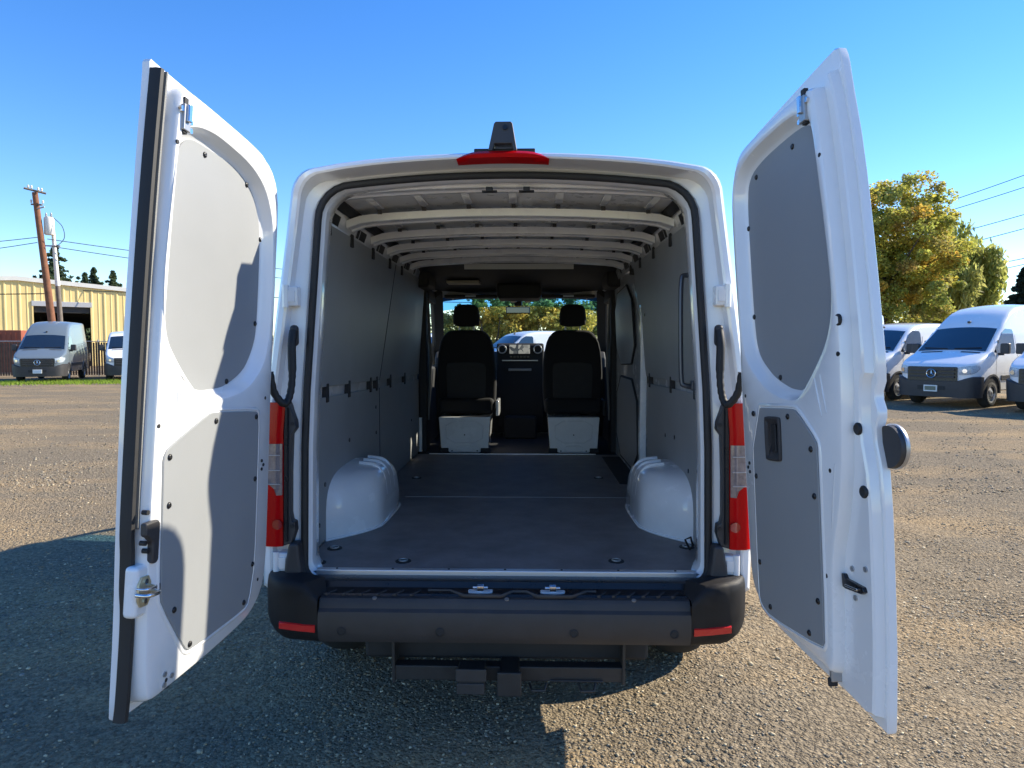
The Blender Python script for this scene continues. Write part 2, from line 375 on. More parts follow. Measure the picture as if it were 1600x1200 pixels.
def star(bm, c, ax, up, r, th):
    """ring with a three-pointed star"""
    c = Vector(c); ax = Vector(ax).normalized(); up = Vector(up).normalized(); sd = up.cross(ax)
    atube(bm, [c + (up*math.cos(a) + sd*math.sin(a))*r for a in [2*math.pi*k/24 for k in range(24)]], th, 6, closed=True)
    for k in range(3):
        a = 2*math.pi*k/3; d = up*math.cos(a)+sd*math.sin(a); e = ax.cross(d)
        P = [c+d*r*0.98, c+e*r*0.17, c-d*r*0.05, c-e*r*0.17]; q = bm.verts.new(c+ax*th*1.3+d*r*.1); vs = [bm.verts.new(p) for p in P]
        for i in range(4): bm.faces.new((vs[i], vs[(i+1) % 4], q))

def wheel(parent, x, y, s, rad=0.35):
    """wheel on side s with its outer face at x"""
    ty = lathe('tyre', [(.21,-.22),(.30,-.23),(rad-.02,-.20),(rad,-.16),(rad,-.06),(rad-.02,-.01),(.30,.012),(.235,.012),(.225,-.01)], (0, 0, 0), (s, 0, 0), TYRE, parent, 28)
    ty.location = (x, y, rad)
    bm = bmesh.new(); alathe(bm, [(.228,0),(.225,.008),(.205,.006),(.195,-.035),(.12,-.045),(.115,-.01),(.085,.004),(.05,.006),(.045,-.005),(0,-.005)], (0, 0, 0), (s, 0, 0), 28)
    for k in range(8):
        a = 2*math.pi*k/8; adisc(bm, (-s*.047, .157*math.cos(a), .157*math.sin(a)), (s, 0, 0), .024, .006, 8)
    rm = fin(bm, 'rim', RIM, ty, smooth=40)
    return ty

def parked_van(name, loc, rz, high, paint, label, plate=None, length=5.9, group='vans parked around the lot'):
    root = empty(name, loc, rz); tag(root, label, 'van', group)
    prof = HIGH if high else LOW
    bm = bmesh.new(); rings = []
    st = [t for t in STN if t < length-0.3] + [length-0.12, length-0.03, length]
    for t in st:
        ins = 0.03 if t == length else (0.008 if t == length-0.03 else 0.0)
        rings.append([(x, -t, z) for x, z in section(t, prof, 0.36 if t < .8 else 0.42, ins)])
    aloft(bm, rings, True, True, True)
    fin(bm, 'body', paint, root, smooth=38)
    # windscreen
    def grid(nm, t0, t1, nt_, fx0, fx1, nx, off, m, par=root):
        bm = bmesh.new(); g = []
        for i in range(nt_+1):
            t = t0+(t1-t0)*i/nt_; hw = hwid(t, lerp(t, prof))-0.115
            row = []
            for j in range(nx+1):
                x = hw*(fx0+(fx1-fx0)*j/nx); row.append((x, -t+off*0.7, topz(t, x, prof)+off))
            g.append(row)
        aloft(bm, g, False); return fin(bm, nm, m, par, smooth=60)
    ws = grid('windscreen', .91, 1.74, 8, -1.02, 1.02, 10, .008, DARKGLASS)
    for a, b in ((-.1, -.72), (.1, .72)):
        bm = bmesh.new(); atube(bm, [(a*.9, -.93, topz(.93, a, prof)+.025), (b, -1.0, topz(1.0, b, prof)+.03)], .011, 5); fin(bm, 'wiper', RUBBER, ws)
    for fx in ((-.9, -.35), (.2, .85)): grid('bonnet_vent', .80, .865, 1, fx[0], fx[1], 3, .006, PLASTIC)
    bm = bmesh.new(); abox(bm, -.035, .035, -1.93, -1.85, topz(1.9, 0, prof)-.01, topz(1.9, 0, prof)+.045); fin(bm, 'roof_aerial', PLASTIC, root, bevel=.01)
    for s in (-1, 1):
        poly = [(1.12,1.45),(1.32,1.42),(2.28,1.41),(2.34,1.46),(2.34,2.0),(2.28,2.06),(1.92,2.07),(1.72,1.98)]
        bm = bmesh.new(); vs = [bm.verts.new((s*(hwid(t, z)+.007), -t, z)) for t, z in poly]; bm.faces.new(vs); sw = fin(bm, 'side_window', DARKGLASS, root)
        bm = bmesh.new(); abox(bm, s*(hwid(1.42,1.7)+.004)-.006, s*(hwid(1.42,1.7)+.004)+.012, -1.44, -1.40, 1.43, 1.76); fin(bm, 'window_bar', PLASTIC, sw)
        # panel gaps and side rubbing strip
        for tt in (1.22, 2.42):
            bm = bmesh.new(); aloft(bm, [[(s*(hwid(tt, z)+.003), -tt-d, z) for d in (0, .012)] for z in [.55+.15*k for k in range(10)]], False); fin(bm, 'door_gap', RUBBER, root)
        bm = bmesh.new(); aloft(bm, [[(s*(hwid(t, z)+o), -t, z) for z, o in ((.70, .002), (.705, .018), (.83, .018), (.835, .002))] for t in (1.5, 2.4, 3.2, 4.15)], False, True, True); fin(bm, 'side_moulding', PLASTIC, root)
        for ax_ in (1.02, length-1.24):
            # arch lining and wheel
            bm = bmesh.new(); cen = (-ax_, .36); N = 18
            inner = [(cen[0]+.44*math.cos(math.pi*k/N), cen[1]+.46*math.sin(math.pi*k/N)) for k in range(N+1)]
            outer = [(cen[0]+.50*math.cos(math.pi*k/N), cen[1]+.515*math.sin(math.pi*k/N)) for k in range(N+1)]
            A = [bm.verts.new((s*(hwid(-y, z)+.006), y, z)) for y, z in inner]; bm.faces.new(A); fin(bm, 'wheel_arch', CABBLACK, root)
            bm = bmesh.new()
            aloft(bm, [[(s*(hwid(-y, z)+o), y, z) for (y, z), o in ((p, .004), (p, .022), (q, .022), (q, .002))] for p, q in zip(inner, outer)], False); fin(bm, 'arch_trim', PLASTIC if ax_ < 2 else paint, root, smooth=40)
            wheel(root, s*(hwid(ax_, .4)+.012), -ax_, s)
        # mirror
        bm = bmesh.new(); abox(bm, s*1.03, s*1.24, -1.42, -1.28, 1.40, 1.68); mh = fin(bm, 'mirror', PLASTIC, root, bevel=.035)
        bm = bmesh.new(); abox(bm, s*.95, s*1.10, -1.39, -1.31, 1.36, 1.43); fin(bm, 'mirror_arm', PLASTIC, mh, bevel=.01)
    # nose path: half plan
    half = [(.0,0),(.3,0),(.6,0),(.68,.02),(.76,.05),(.83,.1),(.90,.2),(.945,.35),(.962,.48)]
    full = [(-x, t) for x, t in half[:0:-1]] + half
    def nose(nm, z0, z1, o0, o1, lo, hi, m, zf=None, par=root):
        pts = [(x, t) for x, t in full if lo <= x <= hi]; bm = bmesh.new(); rr = []
        for x, t in pts:
            dx, dy = (x, max(0.05, .5-t)) ; L = math.hypot(dx, dy); nx_, ny_ = dx/L, dy/L
            ztop = z1 if zf is None else zf(x, t)
            rr.append([(x+nx_*o, -t+ny_*o, z) for z, o in ((z0, .0), (z0, o0), (z0*.35+ztop*.65, o1), (ztop-.015, o1), (ztop, .0))])
        aloft(bm, rr, False, True, True); return fin(bm, nm, m, par, smooth=35)
    bp = nose('front_bumper', .27, .72, .05, .075, -1, 1, PLASTIC, zf=lambda x, t: .70+.12*min(1, max(0, (abs(x)-.6)/.3)))
    nose('lower_intake', .46, .58, .082, .082, -.45, .45, RUBBER, par=bp)
    gr = nose('grille', .69, 1.065, .04, .035, -.62, .62, GLOSSBLACK)
    for zz in (.80, .895, .985):
        bm = bmesh.new(); abox(bm, -.56, .56, .03, .062, zz-.022, zz+.022); fin(bm, 'grille_slat', PLASTIC, gr, bevel=.008)
    bm = bmesh.new(); star(bm, (0, .075, .885), (0, 1, 0), (0, 0, 1), .112, .012); fin(bm, 'star_emblem', CHROME, gr, smooth=40)
    for s in (-1, 1):
        pts = [(.64,.008,.86,1.06),(.72,.035,.86,1.08),(.80,.08,.865,1.09),(.88,.165,.88,1.10),(.93,.29,.92,1.105),(.955,.42,1.0,1.10)]
        bm = bmesh.new(); aloft(bm, [[(s*(x+.012), -t+.014, za), (s*(x+.024), -t+.022, (za+zb)/2), (s*(x+.008), -t+.010, zb)] for x, t, za, zb in pts], False)
        hl = fin(bm, 'headlight', HEADLAMP, root, smooth=50)
        bm = bmesh.new(); adisc(bm, (s*.775, -.03, .965), (s*.35, 1, 0), .055, .022, 14); fin(bm, 'lamp_reflector', CHROME, hl)
    if plate:
        bm = bmesh.new(); abox(bm, -.17, .17, .07, .098, .41, .58); pf = fin(bm, 'licence_plate', PLATE_W, root, bevel=.005)
        bm = bmesh.new(); abox(bm, -.14, .14, .095, .102, .445, .55); fin(bm, 'plate_field', plate, pf)
    return root

# ------------------------------------------------------------------ the open cargo van
NOSE = 5.80                       # world y of the nose;  world y = NOSE - t
van = empty('cargo_van', (0, 0, 0)); tag(van, 'white cargo van seen from behind with both rear doors wide open', 'van')
LEAN = 0.06
lean = lambda z: LEAN*(z-0.68)
def lip(x, z):
    f = min(1, max(0, (z-2.16)/.14)); return lean(z) - .105*f*f*(3-2*f)*(1-min(1, abs(x)/.90)**6)
def build_shell():
    prof = LOW; bm = bmesh.new()
    st = [t for t in STN if t < 5.3] + [5.45]
    rings = [[(x, NOSE-t, z) for x, z in section(t, prof, 0.38 if t < 4.9 else .66)] for t in st]
    # lean the rear-most ring with the tail
    rings.append([(x, 0.16+lean(z), z) for x, z in section(5.7, prof, 0.66)])
    V = [[bm.verts.new(c) for c in r] for r in rings]; n = len(V[0])
    for i in range(len(V)-1):
        t = (st[i] + (st[i+1] if i+1 < len(st) else 5.6))/2
        for j in range(n):
            k = (j+1) % n; q = (V[i][j], V[i][k], V[i+1][k], V[i+1][j])
            c = sum((v.co for v in q), Vector())/4; zt = lerp(t, prof)
            if .90 < t < 1.74 and c.z > zt-0.075 and abs(c.x) < hwid(t, zt)-.07: continue        # windscreen
            if 1.3 < t < 2.35 and 1.40 < c.z < 2.0 and abs(c.x) > .6 and c.z < zt-.12: continue     # cab door windows
            bm.faces.new(q)
    fin(bm, 'body_shell', WHITE, van, smooth=38)
build_shell()

def oring(d, zb=0.66, zt=2.285):
    """door opening outline grown by d"""
    half = []; hw = lambda z: .806 - .062*max(0, z-1.3) + d*(1 if d < 0 else .75); zb -= d; zt += d*.6; rb = .06+d*.5; rt = .135+d*.8; cr = .035
    half += [(x*(hw(zb)-rb), zb) for x in (0, .33, .66, 1)]
    for k in range(1, 4): a = k/4*math.pi/2; half.append((hw(zb)-rb+rb*math.sin(a), zb+rb-rb*math.cos(a)))
    zc = zt-cr
    for k in range(7): z = zb+rb+(zc-rt-zb-rb)*k/6; half.append((hw(z), z))
    xc = hw(zc-rt)-rt
    for k in range(1, 6): a = k/6*math.pi/2; half.append((xc+rt*math.cos(a), zc-rt+rt*math.sin(a)))
    for k in range(7): f = 1-k/7; half.append((xc*f, zt-cr*f*f))
    half.append((0, zt))
    return half + [(-x, z) for x, z in half[-2:0:-1]]
def build_rear_frame():
    bm = bmesh.new(); L = lambda ring, y: [(x, y+lean(z), z) for x, z in ring]
    bodyring = lambda ins: section(5.7, LOW, 0.60, ins)
    K = lambda ring, y: [(x, y+lip(x, z), z) for x, z in ring]
    rings = [L(bodyring(0.0), .16), K(bodyring(0.0), .045), K(bodyring(.006), .018), K(bodyring(.020), .003), K(bodyring(.040), 0.0), K(bodyring(.050), .006), L(bodyring(.060), .035)]
    assert len(rings[0]) == len(oring(0)), (len(rings[0]), len(oring(0)))
    rings += [L(oring(.045), .045), L(oring(.036), .052), L(oring(.004), .052), L(oring(0), .06), L(oring(-.012), .075), L(oring(-.014), .11), L(oring(.0), .20), L(oring(.04), .235)]
    aloft(bm, rings)
    fin(bm, 'rear_frame', WHITE, van, smooth=32)
    o = oring(.012); P = [(x, .04+lean(z), z) for x, z in o]
    tube('door_seal', P, .0155, RUBBER, van, 8, closed=True)
build_rear_frame()

# --- hinged rear doors
HX, HY, HZ = 0.90, 0.03, 1.3; HA = R(1.8); HB = R(3.4); OPEN = {-1: R(96.3), 1: R(97.5)}
def door_xf(s):
    eu = Vector((-s, 0, 0)); ev = Vector((0, math.sin(HB), math.cos(HB))); ew = Vector((0, math.cos(HB), -math.sin(HB)))
    o = Vector((s*HX, HY, HZ)); k = (ev*math.cos(HA) + eu*math.sin(HA)).normalized(); M = Matrix.Rotation(OPEN[s]*s, 3, k)
    return lambda p: o + M @ (eu*p[0] + ev*(p[1]-HZ) + ew*p[2])
DW = 0.075
def ring3(p, w_): return [(a, b, w_) for a, b in p]
def build_door(s, skin, frame, hole, low, upanel, uscrews, lscrews):
    X = door_xf(s); bm = bmesh.new()
    sk = chaikin(skin, 1)
    aloft(bm, [ring3(offset(sk, .006), -.016), ring3(offset(sk, .001), -.012), ring3(sk, -.004), ring3(sk, .010), ring3(offset(sk, .004), .014)], True, True, True)
    fr = chaikin(frame, 2); ho = chaikin(hole, 2)
    V = aloft(bm, [ring3(offset(fr, -.012), .012), ring3(offset(fr, -.004), .018), ring3(fr, .050), ring3(offset(fr, .003), .064), ring3(offset(fr, .008), .072), ring3(offset(fr, .015), DW)])
    ri = V[-1]
    H = aloft(bm, [ring3(offset(ho, -.020), DW), ring3(offset(ho, -.011), DW-.004), ring3(offset(ho, -.004), DW-.014), ring3(offset(ho, .004), DW-.030), ring3(offset(ho, .016), .034), ring3(offset(ho, .035), .026)], True, False, True)
    e = []
    for loop in (ri, H[0]):
        for i in range(len(loop)):
            ed = bm.edges.get((loop[i], loop[(i+1) % len(loop)])); e.append(ed)
    bmesh.ops.triangle_fill(bm, use_beauty=True, use_dissolve=False, edges=e, normal=(0, 0, 1))
    d = fin(bm, 'rear_door', WHITE, van, smooth=30, xf=X)
    up = chaikin(upanel, 2)
    bm = bmesh.new(); aprism(bm, up, lambda p: (p[0], p[1], .024), lambda p: (p[0], p[1], .033)); fin(bm, 'upper_trim_panel', TRIM, d, xf=X)
    lp = chaikin(low, 1)
    bm = bmesh.new(); aloft(bm, [ring3(lp, DW-.004), ring3(lp, DW+.003), ring3(offset(lp, .002), DW+.005)], True, True, True); fin(bm, 'lower_trim_panel', TRIM, d, smooth=30, xf=X)
    # shallow raised rim round the lower board
    bm = bmesh.new(); aloft(bm, [ring3(offset(lp, -.016), DW-.001), ring3(offset(lp, -.012), DW+.0035), ring3(offset(lp, -.006), DW+.0035), ring3(offset(lp, -.003), DW-.001)]); fin(bm, 'panel_rim', WHITE, d, smooth=50, xf=X)
    for (u, v), ww in [(q, .033) for q in uscrews] + [(q, DW+.005) for q in lscrews]:
        bm = bmesh.new(); alathe(bm, [(.0095, 0), (.0095, .002), (.0065, .0045), (.0025, .0045), (.0, .003)], (u, v, ww), (0, 0, 1), 10); fin(bm, 'screw_cap', GLOSSBLACK, d, smooth=50, xf=X)
    return d, X
dl, XL = build_door(-1,
    skin=[(.130,2.12),(.150,2.20),(.20,2.255),(.29,2.285),(.60,2.303),(.88,2.315),(.910,2.318),(.908,2.27),(.916,2.0),(.924,1.6),(.918,1.25),(.910,1.0),(.898,.75),(.896,.51),(.89,.500),(.78,.507),(.56,.535),(.28,.590),(.18,.64),(.13,.72),(.125,.86),(.120,1.33),(.12,1.50),(.125,1.8)],
    frame=[(.40,2.255),(.33,2.225),(.265,2.13),(.243,2.03),(.235,1.5),(.218,1.2),(.203,.82),(.215,.72),(.255,.66),(.33,.612),(.55,.572),(.76,.545),(.85,.535),(.872,.56),(.885,.75),(.893,1.05),(.893,1.4),(.888,1.75),(.868,2.18),(.85,2.262),(.80,2.274)],
    hole=[(.835,2.12),(.80,2.158),(.73,2.18),(.645,2.188),(.458,2.172),(.35,2.125),(.29,2.03),(.275,1.9),(.272,1.62),(.305,1.51),(.40,1.43),(.50,1.40),(.62,1.385),(.673,1.392),(.74,1.44),(.80,1.495),(.845,1.545),(.862,1.62),(.866,1.74),(.853,1.93)],
    upanel=[(.80,2.10),(.76,2.150),(.71,2.16),(.60,2.161),(.453,2.159),(.371,2.14),(.313,2.099),(.283,2.02),(.285,1.888),(.288,1.638),(.313,1.56),(.367,1.482),(.477,1.425),(.60,1.397),(.67,1.41),(.73,1.46),(.80,1.52),(.84,1.60),(.845,1.73),(.83,1.953)],
    low=[(.853,1.21),(.835,1.238),(.638,1.334),(.605,1.339),(.351,1.343),(.328,1.333),(.318,1.122),(.308,.806),(.336,.677),(.365,.66),(.621,.630),(.683,.626),(.706,.640),(.825,.799),(.833,.834),(.851,1.168)],
    uscrews=[(.663,2.136),(.408,2.125),(.296,1.961),(.303,1.655),(.472,1.440)],
    lscrews=[(.601,1.311),(.349,1.323),(.827,1.212),(.819,1.076),(.336,1.105),(.324,.806),(.371,.685),(.768,.770),(.681,.645)])
dr, XR = build_door(1,
    skin=[(.135,2.13),(.155,2.22),(.205,2.28),(.30,2.315),(.55,2.34),(.78,2.362),(.842,2.366),(.858,2.33),(.868,2.26),(.905,2.05),(.93,1.75),(.95,1.43),(.926,1.385),(.945,1.336),(.92,1.285),(.946,1.174),(.934,.757),(.912,.51),(.905,.498),(.76,.535),(.56,.56),(.30,.61),(.19,.66),(.14,.74),(.13,.86),(.125,1.35),(.125,1.52),(.13,1.8)],
    frame=[(.36,2.270),(.29,2.235),(.245,2.15),(.238,2.05),(.25,1.7),(.257,1.3),(.258,.86),(.265,.76),(.305,.70),(.40,.665),(.55,.64),(.72,.612),(.755,.60),(.775,.63),(.785,.80),(.80,.95),(.838,1.06),(.865,1.18),(.882,1.40),(.885,1.62),(.862,1.95),(.828,2.22),(.80,2.285)],
    hole=[(.780,2.165),(.745,2.203),(.667,2.226),(.444,2.219),(.32,2.195),(.268,2.125),(.273,1.83),(.285,1.60),(.315,1.52),(.42,1.44),(.52,1.40),(.61,1.388),(.65,1.396),(.74,1.475),(.80,1.54),(.828,1.60),(.838,1.672),(.825,1.82),(.80,2.02)],
    upanel=[(.755,2.16),(.70,2.205),(.578,2.206),(.369,2.196),(.285,2.16),(.272,2.11),(.290,1.824),(.305,1.60),(.33,1.53),(.43,1.455),(.56,1.408),(.62,1.41),(.725,1.50),(.79,1.57),(.812,1.66),(.80,1.82),(.778,2.02)],
    low=[(.345,1.358),(.608,1.354),(.643,1.347),(.745,1.261),(.751,1.235),(.739,.690),(.722,.668),(.414,.668),(.351,.690),(.335,.728)],
    uscrews=[(.613,2.167),(.364,2.155),(.287,1.995),(.300,1.677),(.468,1.455)],
    lscrews=[(.357,1.338),(.593,1.329),(.719,1.235),(.358,1.125),(.726,1.10),(.355,.834),(.418,.700),(.718,.798),(.660,.690)])

def dbox(name, s, X, b, m, parent, bevel=.004, seg=2):
    bm = bmesh.new(); abox(bm, *b); return fin(bm, name, m, parent, xf=X, bevel=bevel, seg=seg)
# left door: rubber weather strip, latch, striker, pull
ws = [(.899,2.290),(.910,2.05),(.918,1.75),(.920,1.45),(.918,1.20),(.915,1.02),(.908,.95),(.904,.86),(.896,.80),(.893,.72),(.895,.56),(.900,.505)]
bm = bmesh.new(); rr = []
for p in catmull([(a, b, 0) for a, b in ws], 4):
    rr.append([(p.x-.014, p.y, .012), (p.x-.013, p.y, .036), (p.x-.004, p.y, .046), (p.x+.007, p.y, .044), (p.x+.012, p.y, .032), (p.x+.011, p.y, .012)])
aloft(bm, rr, True, True, True); fin(bm, 'weather_strip', RUBBER, dl, smooth=50, xf=XL)
bm = bmesh.new(); rr = [[(p.x-.024, p.y, .02), (p.x-.023, p.y, .046), (p.x-.016, p.y, .046), (p.x-.015, p.y, .02)] for p in catmull([(a, b, 0) for a, b in ws[:6]], 4)]
aloft(bm, rr, True, True, True); fin(bm, 'strip_carrier', mat('strip_grey', (.22, .22, .21), .6, bump=1.0, bscale=300), dl, smooth=50, xf=XL)
# striker pocket (left)
dbox('striker_block', -1, XL, (.862, .928, .785, .925, .03, .070), WHITE, dl, .014, 3)
bm = bmesh.new(); aprism(bm, chaikin([(.872,.815),(.872,.895),(.922,.895),(.922,.815)], 1), lambda p: (p[0], p[1], .069), lambda p: (p[0], p[1], .076)); fin(bm, 'striker_plate', STEEL, dl, xf=XL, bevel=.001)
bm = bmesh.new(); atube(bm, catmull([(.878,.853,.076),(.880,.853,.105),(.905,.853,.112),(.930,.853,.105),(.932,.853,.076)], 5), .006, 8); atube(bm, catmull([(.880,.868,.076),(.884,.868,.098),(.905,.868,.103),(.926,.868,.098),(.930,.868,.076)], 5), .004, 8); fin(bm, 'striker_loop', CHROME, dl, smooth=60, xf=XL)
for v in (.830, .882): disc('striker_bolt', (.897, v, .076), (0, 0, 1), .008, .004, CHROME, dl, 6, xf=XL)
disc('rubber_plug', (.835, .848, DW-.002), (0, 0, 1), .015, .004, RUBBER, dl, 12, xf=XL)
bm = bmesh.new(); aprism(bm, [(.920,1.040),(.868,1.045),(.858,1.035),(.858,.935),(.866,.925),(.880,.925),(.886,.935),(.888,.985),(.905,1.000),(.918,1.005)], lambda p: (p[0], p[1], .066), lambda p: (p[0], p[1], .086)); fin(bm, 'inner_handle', PLASTIC, dl, xf=XL, bevel=.006, seg=3)
for u, v in ((.902, 1.067), (.905, .985), (.893, .962)): disc('rubber_plug', (u, v, .06), (0, 0, 1), .007, .0165, RUBBER, dl, 10, xf=XL)
for u, v in ((.285, 1.165), (.272, 1.15), (.283, 1.135)): disc('bolt', (u, v, DW-.003), (0, 0, 1), .006, .006, RUBBER, dl, 8, xf=XL)
for u, v in ((.790, .595), (.757, .58), (.790, .565)): disc('bolt', (u, v, .068), (0, 0, 1), .008, .011, RIM, dl, 8, xf=XL)
dbox('lower_catch', -1, XL, (.755, .780, .545, .558, .02, .070), CABBLACK, dl)
# upper latches on both doors
for s, X, d, u0, v0 in ((-1, XL, dl, .835, 2.185), (1, XR, dr, .765, 2.225)):
    lt = dbox('upper_latch', s, X, (u0-.016, u0+.016, v0-.045, v0+.030, DW-.01, DW+.010), RIM, d, .003)
    dbox('latch_slot', s, X, (u0-.010, u0+.010, v0-.052, v0+.052, DW-.01, DW+.004), CABBLACK, d, .002)
    for du, dv in ((.022, .012), (-.022, -.012), (-.022, -.036)): disc('bolt', (u0+du, v0+dv, DW-.002), (0, 0, 1), .008, .010, CHROME, d, 8, xf=X)
    dbox('latch_tongue', s, X, (u0-.007, u0+.007, v0-.020, v0+.030, DW+.008, DW+.020), CHROME, d, .002)
# right door: stepped flange, plugs, latch mouth, recessed pull, round badge
fl = chaikin([(.72,.59),(.74,.565),(.895,.525),(.905,.60),(.922,.78),(.932,1.15),(.905,1.285),(.912,1.42),(.935,1.45),(.918,1.74),(.893,2.05),(.858,2.25),(.835,2.31),(.80,2.25),(.85,1.9),(.86,1.5),(.84,1.2),(.77,.95),(.75,.75)], 1)
bm = bmesh.new(); aloft(bm, [ring3(offset(fl, -.004), .010), ring3(fl, .022), ring3(offset(fl, .004), .036), ring3(offset(fl, .010), .041)], True, False, True); fin(bm, 'door_flange', WHITE, dr, smooth=30, xf=XR)
for u, v, ww, r in ((.872, 1.592, .068, .017), (.893, 1.297, .040, .017), (.905, 1.131, .040, .017)):
    bm = bmesh.new(); alathe(bm, [(r, 0), (r, .004), (r*.8, .007), (r*.5, .004), (0, .004)], (u, v, ww), (0, 0, 1), 14); fin(bm, 'rubber_plug', RUBBER, dr, smooth=50, xf=XR)
bm = bmesh.new(); aprism(bm, [(.795,.895),(.808,.895),(.815,.884),(.892,.878),(.898,.866),(.885,.858),(.81,.855),(.797,.858)], lambda p: (p[0], p[1], .036), lambda p: (p[0], p[1], .052)); fin(bm, 'latch_mouth', GLOSSBLACK, dr, xf=XR, bevel=.003)
dbox('latch_claw', 1, XR, (.818, .875, .864, .871, .05, .058), CHROME, dr, .002)
for u, v in ((.835, .915), (.895, .926), (.843, .838)): disc('bolt', (u, v, .038), (0, 0, 1), .008, .007, RIM, dr, 8, xf=XR)
for u, v in ((.300, 1.165), (.289, 1.15), (.301, 1.135)): disc('bolt', (u, v, DW-.003), (0, 0, 1), .006, .006, RUBBER, dr, 8, xf=XR)
dbox('lower_catch', 1, XR, (.742, .756, .580, .630, .02, .072), RIM, dr)
dbox('catch_roller', 1, XR, (.740, .752, .566, .592, .05, .078), CABBLACK, dr, .005)
ph = chaikin([(.442,1.320),(.450,1.330),(.540,1.328),(.548,1.318),(.546,1.196),(.538,1.186),(.450,1.186),(.442,1.196)], 1)
pu = []
bm = bmesh.new(); aloft(bm, [ring3(ph, DW+.003), ring3(ph, DW+.010), ring3(offset(ph, .006), DW+.013), ring3(offset(ph, .014), DW+.011), ring3(offset(ph, .020), DW+.0065)], True, True, True); hd = fin(bm, 'pull_handle', PLASTIC, dr, smooth=40, xf=XR)
dbox('handle_bar', 1, XR, (.488, .520, .1, .2, 0, 0.01) if False else (.492, .520, 1.215, 1.305, DW+.0075, DW+.0125), RUBBER, dr, .004)
bm = bmesh.new(); alathe(bm, [(0, -.004), (.055, -.004), (.057, -.016), (.054, -.022)], (.945, 1.25, 0), (0, 0, 1), 28); em = fin(bm, 'rear_badge', PLASTIC, dr, smooth=40, xf=XR)
bm = bmesh.new(); star(bm, (.945, 1.25, -.024), (0, 0, -1), (0, 1, 0), .052, .004); alathe(bm, [(.0575,-.016),(.060,-.019),(.059,-.026),(.053,-.026)], (.945, 1.25, 0), (0, 0, 1), 28); fin(bm, 'badge_star', mat('satin_chrome', (.45, .45, .46), .4, metal=.8), dr, smooth=40, xf=XR)

for X, d, sets in ((XL, dl, [[(.80,1.455),(.765,1.43)], [(.79,1.445),(.775,1.33)], [(.80,1.455),(.795,1.34)]]), (XR, dr, [[(.745,1.44),(.775,1.33)], [(.775,1.45),(.80,1.34)], [(.83,1.20),(.80,1.02)]])):
    for a, b in sets:
        tube('pressed_bead', [(a[0], a[1], DW-.003), ((a[0]+b[0])/2, (a[1]+b[1])/2, DW-.001), (b[0], b[1], DW-.003)], .0045, WHITE, d, 6, xf=X)
for X, d, pts in ((XL, dl, [(.86,2.10),(.875,1.30),(.78,.575),(.28,1.39),(.27,.74)]), (XR, dr, [(.83,2.06),(.805,1.18),(.87,1.50),(.29,1.40),(.76,.88)])):
    for u, v in pts: disc('access_hole', (u, v, DW-.0035), (0, 0, 1), .0065, .004, RUBBER, d, 10, xf=X)

